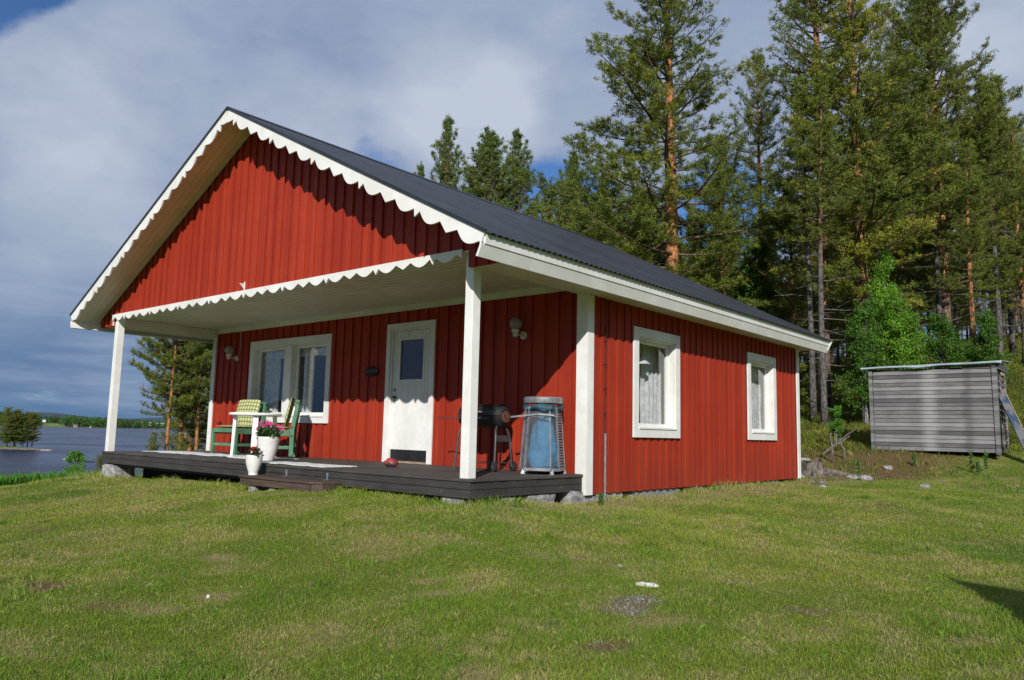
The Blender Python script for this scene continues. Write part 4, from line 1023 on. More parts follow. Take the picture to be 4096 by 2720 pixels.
# painted stone
mb = MB(); rock(mb, -.095, .095, -.08, .08, -.01, .125, 4.2, 3, .22)
m, n, b = new_mat('painted_stone'); f = n.noise(coords(n), 9, 2); n.val(b.inputs['Base Color'], n.mix(n.ramp(f, .50, .54), (.40, .035, .02), (.055, .055, .07))); b.inputs['Roughness'].default_value = .5; M['pstone'] = m
tag(mb.build('painted_stone', 'pstone', loc=(-2.42, 1.03, -.006), smooth=True), 'red and grey painted stone on the porch floor by the door', 'stone')

# ------------------------------------------------------------------ flower pots
def leaf_blob(rs, n_, c, rad, size, col, flat=.8, up=.3, var=.35):
    """n leaf quads round centre c: verts (n*4,3), cols"""
    p = rs.randn(n_, 3); p /= np.linalg.norm(p, axis=1, keepdims=True); p *= rs.rand(n_, 1)**.4
    P = np.array(c)+p*np.array(rad)
    ax = rs.randn(n_, 3)+p*.6; ax[:, 2] += up; ax /= np.linalg.norm(ax, axis=1, keepdims=True)
    sd_ = np.cross(ax, rs.randn(n_, 3)); sd_ /= np.linalg.norm(sd_, axis=1, keepdims=True)
    s = size*(.6+.8*rs.rand(n_, 1))
    V = np.stack([P, P+ax*s*.5+sd_*s*.30, P+ax*s, P+ax*s*.5-sd_*s*.30], 1)
    C = np.array(col)*(1-var+2*var*rs.rand(n_, 1)); return V.reshape(-1, 3), np.repeat(C, 4, 0)
def quads_obj(name, lst, mat, parent=None):
    V = np.concatenate([a for a, _ in lst]); C = np.concatenate([c for _, c in lst])
    return np_obj(name, V, np.arange(len(V)).reshape(-1, 4), mat, parent, attr=C)
def flower_heads(name, pts, size, col, rs, parent, petals=5):
    V = []; C = []
    for p in pts:
        nrm = Vector(rs.randn(3))*.5+Vector((.5, -.6, .5)); nrm.normalize(); a = nrm.orthogonal().normalized(); c = nrm.cross(a)
        for k in range(petals):
            t = 2*math.pi*k/petals; d = a*math.cos(t)+c*math.sin(t); e = a*math.cos(t+.5)+c*math.sin(t+.5); g = a*math.cos(t-.5)+c*math.sin(t-.5)
            P0 = Vector(p); s = size*rs.uniform(.8, 1.2)
            V += [P0, P0+e*s*.7+nrm*s*.1, P0+d*s+nrm*s*.2, P0+g*s*.7+nrm*s*.1]; k_ = rs.uniform(.7, 1.15); C += [[col[0]*k_, col[1]*k_, col[2]*k_]]*4
    return np_obj(name, np.array(V), np.arange(len(V)).reshape(-1, 4), M['petal'], parent, attr=np.array(C))
rs = np.random.RandomState(5)
def pot(o, prof, rings):
    mb = MB(); mb.lathe(prof, (0, 0, 0), 40); p = mb.build('pot', 'ceramic', o, angle=.6)
    H = max(z for r, z in prof); R = lambda z: np.interp(z, [q[1] for q in prof[1:rings[0]]], [q[0] for q in prof[1:rings[0]]])
    mb = MB()
    for z0, amp, fr, ph in rings[1]:
        mb.tube([(math.cos(t)*(R(z0+amp*math.sin(fr*t+ph))+.001), math.sin(t)*(R(z0+amp*math.sin(fr*t+ph))+.001), z0+amp*math.sin(fr*t+ph)) for t in [2*math.pi*k/64 for k in range(65)]], .0018, 4, False)
    mb.build('relief_pattern', 'ceramic', p)
    return p
big = empty('flower_pot', (-4.72, .60, 0), 0, 'large white pot with pink flowers on the porch floor', 'flower pot')
prof = [(0, .0), (.098, .0), (.103, .012), (.150, .20), (.165, .335), (.168, .35), (.160, .352), (.152, .335), (.148, .32)]
pot(big, prof, (6, [(z, .012, 4, ph) for z in (.08, .16, .24, .30) for ph in (0, 3.14)]))
mb = MB(); mb.lathe([(0, .318), (.149, .318)], (0, 0, 0), 24); mb.build('soil', 'soil', big)
quads_obj('leaves', [leaf_blob(rs, 420, (.0, .0, .40), (.19, .17, .085), .055, (.035, .085, .028)), leaf_blob(rs, 80, (.02, -.02, .38), (.2, .18, .07), .05, (.11, .16, .04))], M['leaf'], big)
r_ax = Vector((math.cos(YAW), math.sin(YAW), 0)); q_ax = Vector((.64, -.77, 0)) # towards the light and viewer
def spray(c, s, n_): return [Vector(c)+r_ax*rs.uniform(-s, s)+q_ax*rs.uniform(-.05, .05)+Vector((0, 0, rs.uniform(-s*.6, s*.6))) for _ in range(n_)]
pk = spray(r_ax*-.08+Vector((0, 0, .53)), .075, 15)+spray(r_ax*-.01+Vector((0, 0, .56)), .05, 8)+spray(r_ax*-.17+Vector((0, 0, .46)), .018, 3)+spray(r_ax*.12+Vector((0, 0, .48)), .07, 12)+spray(r_ax*.18+Vector((0, 0, .45)), .05, 6)
flower_heads('blossoms', pk, .025, (.75, .06, .30), rs, big)
mb = MB()
for p in pk[::2]: mb.tube([(p.x*.4, p.y*.4, .36), (p.x*.85, p.y*.85, p.z*.93), tuple(p)], .0025, 4)
mb.build('stems', 'green', big)
mb = MB(); mb.lathe([(0, 0), (.13, 0), (.150, .010), (.146, .013), (.11, .006), (0, .006)], (0, 0, -.0), 30)
sm = empty('flower_pot', (-3.77, -.20, -.1435), 0, 'small white pot with red flowers standing on the wooden step', 'flower pot')
prof = [(0, .0), (.062, .0), (.064, .022), (.060, .024), (.066, .04), (.100, .15), (.110, .24), (.112, .262), (.105, .263), (.099, .245), (.097, .235)]
pot(sm, prof, (8, [(z, .006, 6, ph) for z in (.07, .10, .13, .16, .19, .22) for ph in (0, 2.5)]))
mb = MB(); mb.lathe([(0, .236), (.098, .236)], (0, 0, 0), 24); mb.build('soil', 'soil', sm)
quads_obj('leaves', [leaf_blob(rs, 150, (.01, -.0, .285), (.10, .09, .05), .045, (.03, .065, .028))], M['leaf'], sm)
rd = spray(r_ax*-.02+Vector((0, 0, .345)), .036, 12)+spray(r_ax*.01+Vector((0, 0, .29)), .02, 3)
flower_heads('blossoms', rd, .026, (.55, .008, .010), rs, sm, 6)
flower_heads('white_blossoms', spray(r_ax*.075+Vector((0, 0, .30)), .02, 4), .022, (.8, .8, .78), rs, sm, 6)
mb = MB(); mb.tube([r_ax*-.03+Vector((0, 0, .25)), r_ax*-.09+Vector((0, 0, .36)), r_ax*-.085+Vector((0, 0, .42)), r_ax*-.06+Vector((0, 0, .445))], .002, 4); mb.build('wire_hook', 'iron', sm)

# ------------------------------------------------------------------ charcoal grill on wheels
bq = empty('charcoal_grill', (-1.28, 1.60, 0), 0, 'black barrel charcoal grill on wheeled legs behind the right porch post', 'grill')
LN = .33; RAD = .150; CZ = .70
def half_drum(lo, hi, l0, l1, rad, n_=14):
    mb = MB(); th = [lo+(hi-lo)*k/n_ for k in range(n_+1)]
    rr = lambda r: [(0, math.cos(t)*r, CZ+math.sin(t)*r) for t in th]
    A = mb.addv([(l0, y, z) for _, y, z in rr(rad)]); B_ = mb.addv([(l1, y, z) for _, y, z in rr(rad)]); A2 = mb.addv([(l0-.03, y*.72, CZ+(z-CZ)*.72) for _, y, z in rr(rad)]); B2 = mb.addv([(l1+.045, y*.60, CZ+(z-CZ)*.60) for _, y, z in rr(rad)])
    for k in range(n_): mb.face([A+k, A+k+1, B_+k+1, B_+k]); mb.face([A2+k, A2+k+1, A+k+1, A+k]); mb.face([B_+k, B_+k+1, B2+k+1, B2+k])
    mb.face([A2+k for k in range(n_+1)][::-1]); mb.face([B2+k for k in range(n_+1)])
    return mb
o_ = half_drum(.06, math.pi-.06, -LN, LN, RAD+.006).build('lid', 'black', bq, smooth=False, angle=.5); s = o_.modifiers.new('t', 'SOLIDIFY'); s.thickness = .004
o_ = half_drum(math.pi, 2*math.pi, -LN, LN, RAD).build('firebox', 'black', bq, angle=.5); s = o_.modifiers.new('t', 'SOLIDIFY'); s.thickness = .004
mb = MB(); mb.tube([(LN+.040, 0, CZ-.01), (LN+.056, 0, CZ-.01)], [.078, .07], 20); mb.build('end_cap', 'rust', bq)
mb = MB(); mb.box(-.08, .16, -RAD-.055, -RAD-.035, CZ+.045, CZ+.058); mb.box(-.05, -.035, -RAD-.04, -RAD+.02, CZ+.04, CZ+.06); mb.box(.07, .085, -RAD-.04, -RAD+.02, CZ+.04, CZ+.06); mb.build('handle', 'carved', bq)
mb = MB(); mb.tube([(-LN-.28, -RAD-.09, CZ-.03), (LN-.02, -RAD-.09, CZ-.03)], .008, 6); mb.tube([(-LN-.02, -RAD+.0, CZ-.03), (-LN-.02, -RAD-.09, CZ-.03)], .007, 6); mb.tube([(LN-.04, -RAD+.0, CZ-.03), (LN-.04, -RAD-.09, CZ-.03)], .007, 6)
for k in range(4): mb.tube([(-LN+.0, -RAD-.02-k*.02, CZ-.03), (LN-.02, -RAD-.02-k*.02, CZ-.03)], .005, 6)
mb.build('front_rack', 'tube', bq)
for sx, wl in ((-1, 0), (1, 1)):
    for sy in (-1, 1):
        mb = MB(); mb.tube([(sx*(LN-.05), sy*.06, CZ-RAD+.02), (sx*(LN-.02), sy*.115, CZ-RAD-.03), (sx*(LN-.0), sy*.135, CZ-RAD-.11), (sx*(LN+.02), sy*.17, .06 if wl else .0)], .0145, 8)
        mb.build('leg', 'tube', bq, angle=1.0)
mb = MB(); mb.box(LN-.01, LN+.008, -.13, .13, .375, .455); mb.build('cross_board', 'tube', bq)
mb = MB(); mb.tube([(LN+.02, -.21, .063), (LN+.02, .21, .063)], .006, 6); mb.tube([(-LN-.01, -.16, .11), (LN+.02, -.165, .10)], .006, 6); mb.tube([(-LN-.01, .16, .11), (LN+.02, .165, .10)], .006, 6); mb.build('axle', 'tube', bq)
for sy in (-1, 1):
    mb = MB(); yy = sy*.195; mb.tube([(LN+.02, yy-.016, .063), (LN+.02, yy+.016, .063)], .062, 24)
    wh = mb.build('wheel', 'rubber', bq, bevel=.005)
    mb = MB(); mb.tube([(LN+.02, yy-.019, .063), (LN+.02, yy+.019, .063)], .026, 12); mb.build('hub', 'tube', wh)

# ------------------------------------------------------------------ rubbish sack holder
bn = empty('rubbish_sack_holder', (-.36, 1.68, 0), .42, 'galvanised mesh rubbish holder with lid and blue sack on the porch', 'rubbish holder')
HB = .80; W0, W1 = .245, .195
def oct_(w, z, ch=.34):
    k = w*ch; return [(w-k, -w, z), (w, -w+k, z), (w, w-k, z), (w-k, w, z), (-w+k, w, z), (-w, w-k, z), (-w, -w+k, z), (-w+k, -w, z)]
b0, b1 = oct_(W0, .06), oct_(W1, HB)
V3 = Vector
mb = MB()
for a, c in zip(b0, b1): mb.bar(a, c, .018, .012)
for z, h_ in ((.06, .034), (HB, .03), (HB-.095, .022)):
    t = (z-.06)/(HB-.06); w_ = W0+(W1-W0)*t; o8 = oct_(w_+.004, z)
    for k in range(8): mb.bar(o8[k], o8[(k+1) % 8], .010, h_)
mb.build('frame', 'galv', bn)
mb = MB(); mb.prism(oct_(W0-.01, .05)[::-1], (0, 0, .012))
for x, y in ((-.17, -.235), (.17, -.235), (.235, .15), (-.235, .15)): mb.bar((x, y, .05), (x+.02*(1 if x > 0 else -1), y-.01, 0), .04, .006, (0, 1, 0)); mb.box(x-.03, x+.03, y-.02, y+.01, 0, .005)
mb.build('base', 'galv', bn)
# expanded-metal diamonds on the three near faces and the left ones
mb = MB()
def mesh_face(i):
    a, b_ = V3(b0[i]), V3(b0[(i+1) % 8]); c, d = V3(b1[i]), V3(b1[(i+1) % 8]); L = (b_-a).length; H = HB-.06
    P = lambda s, t: (a+(b_-a)*s)*(1-t)+(c+(d-c)*s)*t
    nx = max(3, int(round(L/.040))); nz = int(round(H/.034))
    for j in range(nz):
        for i2 in range(nx):
            mb.bar(P(i2/nx, j/nz), P((i2+1)/nx, (j+1)/nz), .0044, .003); mb.bar(P((i2+1)/nx, j/nz), P(i2/nx, (j+1)/nz), .0044, .003)
for i in (7, 6, 0, 5): mesh_face(i)
mb.build('mesh_panel', 'galv', bn)
# louvred side panels
mb = MB()
for i in (1, 2):
    a, b_ = V3(b0[i]), V3(b0[(i+1) % 8]); c, d = V3(b1[i]), V3(b1[(i+1) % 8])
    P = lambda s, t: (a+(b_-a)*s)*(1-t)+(c+(d-c)*s)*t
    for k in range(22):
        t = (k+.5)/22.5; mb.bar(P(.04, t), P(.96, t), .012, .019, (0, 0, 1))
mb.build('louvre_panel', 'galv', bn)
# blue sack
bmv = MB(); n_ = 26; rows = 22; r = random.Random(4)
for j in range(rows+1):
    t = j/rows; z = .075+(HB-.09)*t; wv = (W0+(W1-W0)*t)*.80*(1.0 if t > .15 else .86+.14*t/.15)
    if .25 < t < .9: wv *= .80+.1*math.sin(t*5)
    for k in range(n_):
        a = 2*math.pi*k/n_; q = wv*(1+.10*math.sin(a*5+t*6)+.05*math.sin(a*11+t*19)+.04*math.sin(a*3-t*14))
        bmv.v.append((q*math.cos(a)+.01, q*math.sin(a)+.0, z))
for j in range(rows):
    for k in range(n_): k2 = (k+1) % n_; bmv.face([j*n_+k, j*n_+k2, (j+1)*n_+k2, (j+1)*n_+k])
bmv.face([k for k in range(n_)][::-1])
tag(bmv.build('rubbish_sack', 'bagblue', loc=(-.36, 1.68, 0), rz=.42, smooth=True), 'crinkled blue rubbish sack hanging inside the galvanised mesh holder', 'rubbish sack')
mb = MB(); n_ = 40; rr = []
for j, (q, z) in enumerate(((.212, .845), (.235, .84), (.245, .80), (.235, .765), (.226, .77))):
    for k in range(n_):
        a = 2*math.pi*k/n_; w_ = q*(1+.05*math.sin(a*7+j)+.03*math.sin(a*13)); mb.v.append((w_*math.cos(a), w_*math.sin(a), z+.014*math.sin(a*4+j*.8)))
for j in range(4):
    for k in range(n_): k2 = (k+1) % n_; mb.face([j*n_+k, j*n_+k2, (j+1)*n_+k2, (j+1)*n_+k])
mb.build('sack_rim', 'bagdark', bpy.data.objects['rubbish_sack'], smooth=True)
mb = MB(); mb.lathe([(.235, .862), (.243, .862), (.246, .868), (.246, .925), (.236, .938), (0, .946)], (0, 0, 0), 44); mb.build('lid', 'galv', bn, angle=.5)
mb = MB(); mb.bar((-.36, -.20, HB-.115), (-.02, -.228, HB-.075), .012, .022); mb.bar((-.02, -.228, HB-.075), (.19, -.225, HB-.085), .010, .022); mb.build('handle_bar', 'galv', bn)
# ------------------------------------------------------------------ trees
def norm_rows(a): return a/np.maximum(np.linalg.norm(a, axis=-1, keepdims=True), 1e-9)
def tubes_np(segs, sides=4):
    """segs: arrays A(n,3), B(n,3), ra, rb -> verts, quads"""
    A, B_, ra, rb = segs; d = norm_rows(B_-A); up = np.tile([[.13, .27, .95]], (len(A), 1)); s = norm_rows(np.cross(d, up)); u = np.cross(s, d)
    ang = 2*np.pi*np.arange(sides)/sides; ring = s[:, None]*np.cos(ang)[None, :, None]+u[:, None]*np.sin(ang)[None, :, None]
    V = np.concatenate([A[:, None]+ring*ra[:, None, None], B_[:, None]+ring*rb[:, None, None]], 1).reshape(-1, 3)
    base = (np.arange(len(A))*2*sides)[:, None]; q = np.arange(sides); q2 = (q+1) % sides
    F = np.stack([base+q, base+q2, base+sides+q2, base+sides+q], -1).reshape(-1, 4)
    return V, F
def mesh_mixed(name, tri, triC, VQ, FQ, mat_leaf, mat_wood, quad_leaf=False):
    """leaf triangles (n,3,3) or quads + wood quads in one mesh with two materials"""
    k = tri.shape[1]; nt = len(tri); me = bpy.data.meshes.new(name)
    V = np.concatenate([tri.reshape(-1, 3), VQ]) if len(VQ) else tri.reshape(-1, 3); nq = len(FQ)
    me.vertices.add(len(V)); me.vertices.foreach_set('co', V.astype(np.float32).ravel())
    li = np.concatenate([np.arange(nt*k), (np.asarray(FQ)+nt*k).ravel() if nq else np.zeros(0, int)]).astype(np.int32)
    me.loops.add(len(li)); me.loops.foreach_set('vertex_index', li)
    me.polygons.add(nt+nq); ls = np.concatenate([np.arange(nt)*k, nt*k+np.arange(nq)*4]).astype(np.int32); me.polygons.foreach_set('loop_start', ls)
    me.polygons.foreach_set('material_index', np.concatenate([np.zeros(nt), np.ones(nq)]).astype(np.int32))
    me.update(calc_edges=True)
    a = me.color_attributes.new('vcol', 'FLOAT_COLOR', 'POINT'); c = np.ones((len(V), 4), np.float32); c[:nt*k, :3] = np.repeat(triC, k, 0); a.data.foreach_set('color', c.ravel())
    me.materials.append(mat_leaf); me.materials.append(mat_wood)
    return me
def trunk_mesh(name, H, r0, rs, mat, lean=0.0, sway=.02, sides=10, top=.012):
    n_ = 14; mb = MB(); pts = []; rad = []; ph = rs.rand()*6
    for k in range(n_+1):
        t = k/n_; pts.append((lean*H*t*t+sway*H*math.sin(t*3.1+ph)*t*.5, sway*H*math.cos(t*2.7+ph)*t*.5, H*t-.3*(k == 0)))
        rad.append(max(top, r0*(1-t)**.60*(1+.35*max(0, .06-t)/.06)))
    mb.tube(pts, rad, sides)
    me = bpy.data.meshes.new(name); me.from_pydata(mb.v, [], mb.f); me.materials.append(mat); me.polygons.foreach_set('use_smooth', [True]*len(me.polygons)); me.update()
    P_ = np.array(pts); P_[0, 2] = 0
    return me, lambda z: np.array([np.interp(z, P_[:, 2], P_[:, 0]), np.interp(z, P_[:, 2], P_[:, 1]), z]), lambda z: np.interp(z, P_[:, 2], rad)
GN = [np.array(c) for c in ((.140, .195, .036), (.220, .265, .040), (.320, .335, .042), (.460, .420, .055))]
def pine(seed, H, base, R, r0, bark, step=.42, lean=0.0, dens=1.0, young=False, tone=1.0, yellow=.25, dead=10, big=0, blue=0.0, asym=0.0, tuft=1.0, cone=.75):
    rs = np.random.RandomState(seed); tm, cen, trad = trunk_mesh('trunk', H, r0, rs, M[bark], lean)
    sA, sB, ra, rb = [], [], [], []; dA, dB, dra, drb = [], [], [], []; TP, TD, TC = [], [], []
    z = base*H; zb = z
    while z < H*.985:
        t = (z-zb)/(H-zb); prof = (1-t)**cone*(.62+.38*min(1, t*5)); whorl = rs.randint(2, 5) if not young else rs.randint(4, 6)
        a0 = rs.rand()*6.28
        for k in range(whorl):
            az = a0+k*6.28/whorl+rs.uniform(-.5, .5); dirn = np.array([math.cos(az), math.sin(az), 0])
            L = R*prof*rs.uniform(.55, 1.12)*(1+asym*math.cos(az-2.4)); L = max(L, .25)
            if rs.rand() > .93: L *= 1.2
            el = math.radians((-4 if not young else 18)+58*t+rs.uniform(-12, 12)); cu = (.10 if not young else .16)*L+rs.uniform(-.05, .08)*L
            n_ = 6; p0 = cen(z); pts = []
            side = np.array([-dirn[1], dirn[0], 0])*rs.uniform(-.15, .15)
            for q in range(n_+1):
                s = q/n_; pts.append(p0+dirn*math.cos(el)*L*s+side*L*s*s+np.array([0, 0, math.sin(el)*L*s+cu*s*s-.05*L*math.sin(s*3.1)*(not young)]))
            pts = np.array(pts); br = min(trad(z)*.55, .012+.014*L)
            for q in range(n_):
                sA.append(pts[q]); sB.append(pts[q+1]); ra.append(br*(1-q/n_)+.005); rb.append(br*(1-(q+1)/n_)+.005)
            # twigs
            s = .22 if L > 1.2 else .1; tn = rs.rand() < yellow
            while s < 1.0:
                p = np.array([np.interp(s*n_, np.arange(n_+1), pts[:, i]) for i in range(3)]); d = pts[min(int(s*n_)+1, n_)]-pts[int(s*n_)]; d /= np.linalg.norm(d)
                for sg in (-1, 1):
                    if rs.rand() < .12: continue
                    sd_ = np.cross(d, [0, 0, 1]); sd_ /= max(np.linalg.norm(sd_), 1e-6)
                    td = d*rs.uniform(.45, .9)+sd_*sg*rs.uniform(.5, 1.0)+np.array([0, 0, rs.uniform(.05, .55)]); td /= np.linalg.norm(td)
                    tl = L*.34*(1.08-s*.62)*rs.uniform(.5, 1.1); tl = min(max(tl, .14), 1.5)
                    e = p+td*tl; sA.append(p); sB.append(e); ra.append(.009); rb.append(.003)
                    m_ = max(2, int(tl/.115*dens))
                    for q in range(m_):
                        if q/m_ < .25 and tl > .4: continue
                        TP.append(p+td*tl*(q+1)/m_+rs.randn(3)*.035); TD.append(td+np.array([0, 0, .55])+rs.randn(3)*.3); TC.append(tn)
                    if tl > .45:
                        for q in range(2 if tl < .8 else 4):
                            f = rs.uniform(.4, .85); g = p+td*tl*f; h = td+rs.randn(3)*.6+np.array([0, 0, .3]); h /= np.linalg.norm(h); ee = g+h*tl*.4; sA.append(g); sB.append(ee); ra.append(.005); rb.append(.002)
                            for w_ in (.5, .8, 1.05): TP.append(g+h*tl*.4*w_); TD.append(h+np.array([0, 0, .5])); TC.append(tn)
                s += rs.uniform(.16, .26)/max(L, .5)*(1.0 if dens >= 1 else 1.4)
            for w_ in (.86, .94, 1.02): TP.append(pts[-1]*w_+pts[-2]*(1-w_)); TD.append(d+np.array([0, 0, .6])); TC.append(tn)
        z += step*rs.uniform(.7, 1.3)*(1-.45*t)
    for k in range(3): TP.append(cen(H)+np.array([0, 0, -.1+.1*k])); TD.append(np.array([0, 0, 1.])); TC.append(False)
    # dead lower branches
    for k in range(dead):
        z = rs.uniform(.12, base+.12)*H; az = rs.rand()*6.28; L = rs.uniform(.5, 1.8)*min(1, R/2); p = cen(z); d = np.array([math.cos(az), math.sin(az), rs.uniform(-.25, .2)]); q = p
        for j in range(4):
            e = q+d*L/4+rs.randn(3)*.03*L; dA.append(q); dB.append(e); dra.append(.016*(1-j/4)+.003); drb.append(.016*(1-(j+1)/4)+.003)
            if j and rs.rand() < .8:
                w_ = q+(d+rs.randn(3)*.8)*L*.18; dA.append(q); dB.append(w_); dra.append(.006); drb.append(.002)
            q = e
    TP = np.array(TP); TD = norm_rows(np.array(TD)); TC = np.array(TC); n_ = len(TP); K = 13
    base_d = norm_rows(TD[:, None]*.85+rs.randn(n_, K, 3)*.60); ln = (.060+.060*rs.rand(n_, K, 1))*1.1*tuft; wd = (.011+.007*rs.rand(n_, K, 1))*tuft
    sdv = norm_rows(np.cross(base_d, rs.randn(n_, K, 3))); c0 = TP[:, None]+rs.randn(n_, K, 3)*.040
    tri = np.stack([c0-sdv*wd, c0+sdv*wd, c0+base_d*ln], 2).reshape(-1, 3, 3)
    hn = np.clip(fbm(TP[:, 0]+TP[:, 2]*.7+seed, TP[:, 1]+TP[:, 2]*.4, .9, 3), 0, 1); f = np.clip(hn*1.3-.15+rs.randn(n_)*.14, 0, 1)[:, None]
    col = GN[0]*(1-f)+GN[1]*f; yl = (TC & (rs.rand(n_) < .6))[:, None]*.75+(rs.rand(n_, 1) < .06)*.5; yl = np.clip(yl, 0, .85); col = col*(1-yl)+GN[3 if yellow > .3 else 2]*yl
    col = col*tone; col = col*(1-blue)+np.array([.095, .165, .090])*blue
    C = np.repeat(col, K, 0)*(.72+.56*rs.rand(n_*K, 1))
    V1, F1 = tubes_np((np.array(sA), np.array(sB), np.array(ra), np.array(rb)), 4)
    cm = None; dm = None; nd = 0
    if dA:
        V2, F2 = tubes_np((np.array(dA), np.array(dB), np.array(dra), np.array(drb)), 4); nd = len(F2); F1 = np.concatenate([F1, F2+len(V1)]); V1 = np.concatenate([V1, V2])
    cm = mesh_mixed('crown', tri, C, V1, F1, M['needle'], M['twig'])
    if nd:
        cm.materials.append(M['twig_grey']); mi = np.zeros(len(cm.polygons), np.int32); cm.polygons.foreach_get('material_index', mi); mi[-nd:] = 2; cm.polygons.foreach_set('material_index', mi)
    return tm, cm, dm, H
def broadleaf(seed, H, R, stems=4, leaf=.07, col=(.075, .20, .018), nl=9000, up=.2, bark='bark_birch', r0=.05, low=.12, droop=0.0, narrow=False):
    rs = np.random.RandomState(seed); sA, sB, ra, rb = [], [], [], []; TP = []
    mbt = MB()
    for k in range(stems):
        az = rs.rand()*6.28; ln_ = rs.uniform(.05, .30)*R/H; h = H*rs.uniform(.75, 1.0) if k else H; pts = []; rad = []
        for q in range(9):
            t = q/8; pts.append((math.cos(az)*ln_*h*t+.04*h*math.sin(t*4+k)*.5+math.cos(az)*.06*(stems > 1), math.sin(az)*ln_*h*t+.03*h*math.cos(t*3+k)*.5*t+math.sin(az)*.06*(stems > 1), h*t-.25*(q == 0))); rad.append(r0*(1-t)+.006)
        mbt.tube(pts, rad, 7); pts = np.array(pts)
        nb = int(26*h/4)
        for b_ in range(nb):
            t = low+(1-low)*rs.rand()**.85; p = np.array([np.interp(t*8, np.arange(9), pts[:, i]) for i in range(3)]); a = rs.rand()*6.28
            L = R*(.9-.55*t)*rs.uniform(.35, 1.0) if not narrow else R*(1-t)**.6*rs.uniform(.4, 1.0)+.1
            d = np.array([math.cos(a), math.sin(a), rs.uniform(.15, .9)-droop]); d /= np.linalg.norm(d); q = p; r_ = .016
            for j in range(5):
                e = q+d*L/5+rs.randn(3)*.03*L-np.array([0, 0, droop*L*.05*j]); sA.append(q); sB.append(e); ra.append(r_*(1-j/5)+.003); rb.append(r_*(1-(j+1)/5)+.003); q = e
                if j >= 1:
                    for _ in range(3):
                        g = e+rs.randn(3)*.12*L; sA.append(e); sB.append(g); ra.append(.004); rb.append(.002); TP.append(g); TP.append((e+g)/2)
    TP = np.array(TP); k = max(1, nl//len(TP)); c = np.repeat(TP, k, 0)+rs.randn(len(TP)*k, 3)*(.085 if H > 2 else .04); n_ = len(c)
    ax = norm_rows(rs.randn(n_, 3)+np.array([0, 0, up-droop])); sd_ = norm_rows(np.cross(ax, rs.randn(n_, 3))); s = leaf*(.6+.8*rs.rand(n_, 1))
    quad = np.stack([c, c+ax*s*.5+sd_*s*.36, c+ax*s, c+ax*s*.5-sd_*s*.36], 1)
    f = fbm(c[:, 0]+c[:, 2]*.6+seed, c[:, 1], 1.1, 3)[:, None]; C = np.array(col)*(.55+.9*f)*(.75+.5*rs.rand(n_, 1))
    V1, F1 = tubes_np((np.array(sA), np.array(sB), np.array(ra), np.array(rb)), 3 if H < 2 else 4)
    if H < 2 or True: V1, F1 = tubes_np((np.array(sA), np.array(sB), np.array(ra), np.array(rb)), 4)
    cm = mesh_mixed('crown', quad, C, V1, F1, M['leaf'], M['twig'])
    tm = bpy.data.meshes.new('trunk'); tm.from_pydata(mbt.v, [], mbt.f); tm.materials.append(M[bark]); tm.polygons.foreach_set('use_smooth', [True]*len(tm.polygons))
    return tm, cm, None, H
def plant_tree(kind, name, loc, h, rz, label, cat='tree', group=None, wide=1.0, sink=0.0):
    tm, cm, dm, H = kind; s = h/H
    o = empty(name, (loc[0], loc[1], loc[2]-sink), rz, label, cat, group); o.scale = (s*wide, s*wide, s)
    for nm, me in (('trunk', tm), ('crown', cm), ('dead_branches', dm)):
        if me is None: continue
        c = bpy.data.objects.new(nm, me); COL.objects.link(c); c.parent = o
    return o
def at_px(u, dep, vtop=None, base_off=0.0):
    """ground point below photo column u at depth dep, and the height that reaches photo row vtop"""
    p = at(u, 1700, dep); z = gz(p.x, p.y)
    if vtop is None: return (p.x, p.y, z)
    # walk: vertical line through p
    lo, hi = 1, 60
    for _ in range(40):
        mid = (lo+hi)/2; d = Vector((p.x, p.y, z+mid))-CAM; v = 1360-3092.43*d.dot(_u)/d.dot(_f)
        if v > vtop: lo = mid
        else: hi = mid
    return (p.x, p.y, z), mid
K = {}
K['old'] = pine(1, 22, .26, 5.3, .27, 'bark_orange', step=.54, dens=1.0, yellow=.25, dead=8, asym=.22, tone=1.0, cone=.72)
K['tall'] = pine(2, 18, .40, 2.7, .17, 'bark', step=.40, yellow=.25, dead=14, cone=.6)
K['dense'] = pine(3, 18, .22, 3.5, .19, 'bark', step=.38, yellow=.38, dead=8, dens=1.15, cone=.55)
K['dark'] = pine(4, 19, .20, 3.9, .21, 'bark', step=.34, yellow=.12, dead=6, tone=.80, dens=1.15, cone=.55)
K['slim'] = pine(5, 15, .52, 1.7, .11, 'bark_grey', step=.42, yellow=.15, dead=22, cone=.6)
K['young'] = pine(6, 18, .25, 3.5, .13, 'bark', step=.62, young=True, yellow=.08, dead=0, blue=.35, cone=.62, dens=.85, tuft=1.25)
K['young2'] = pine(16, 18, .25, 4.2, .14, 'bark', step=.50, young=True, yellow=.1, dead=0, blue=.25, cone=.60, dens=1.1, tuft=1.3)
K['shore'] = pine(8, 14, .42, 2.9, .14, 'bark_orange', step=.40, yellow=.3, dead=12, cone=.38, tone=.95, dens=1.3)
K['bushpine'] = pine(9, 10, .08, 2.6, .12, 'bark', step=.42, yellow=.25, dead=2, tone=1.0, cone=.6)
K['round'] = pine(30, 8, .14, 2.5, .12, 'bark', step=.34, yellow=.3, dead=6, cone=.32, dens=1.1, tuft=1.2)
K['birch'] = broadleaf(21, 6.0, 2.3, 5, .085, (.130, .285, .016), 20000)
K['birch2'] = broadleaf(22, 5.0, 1.7, 3, .08, (.070, .165, .016), 15000, r0=.045)
K['aspen'] = broadleaf(23, 7.0, 2.2, 3, .085, (.075, .165, .018), 16000, r0=.06, low=.25)
K['sapling'] = broadleaf(24, 1.6, .62, 3, .05, (.110, .28, .03), 5200, r0=.014, low=.08)
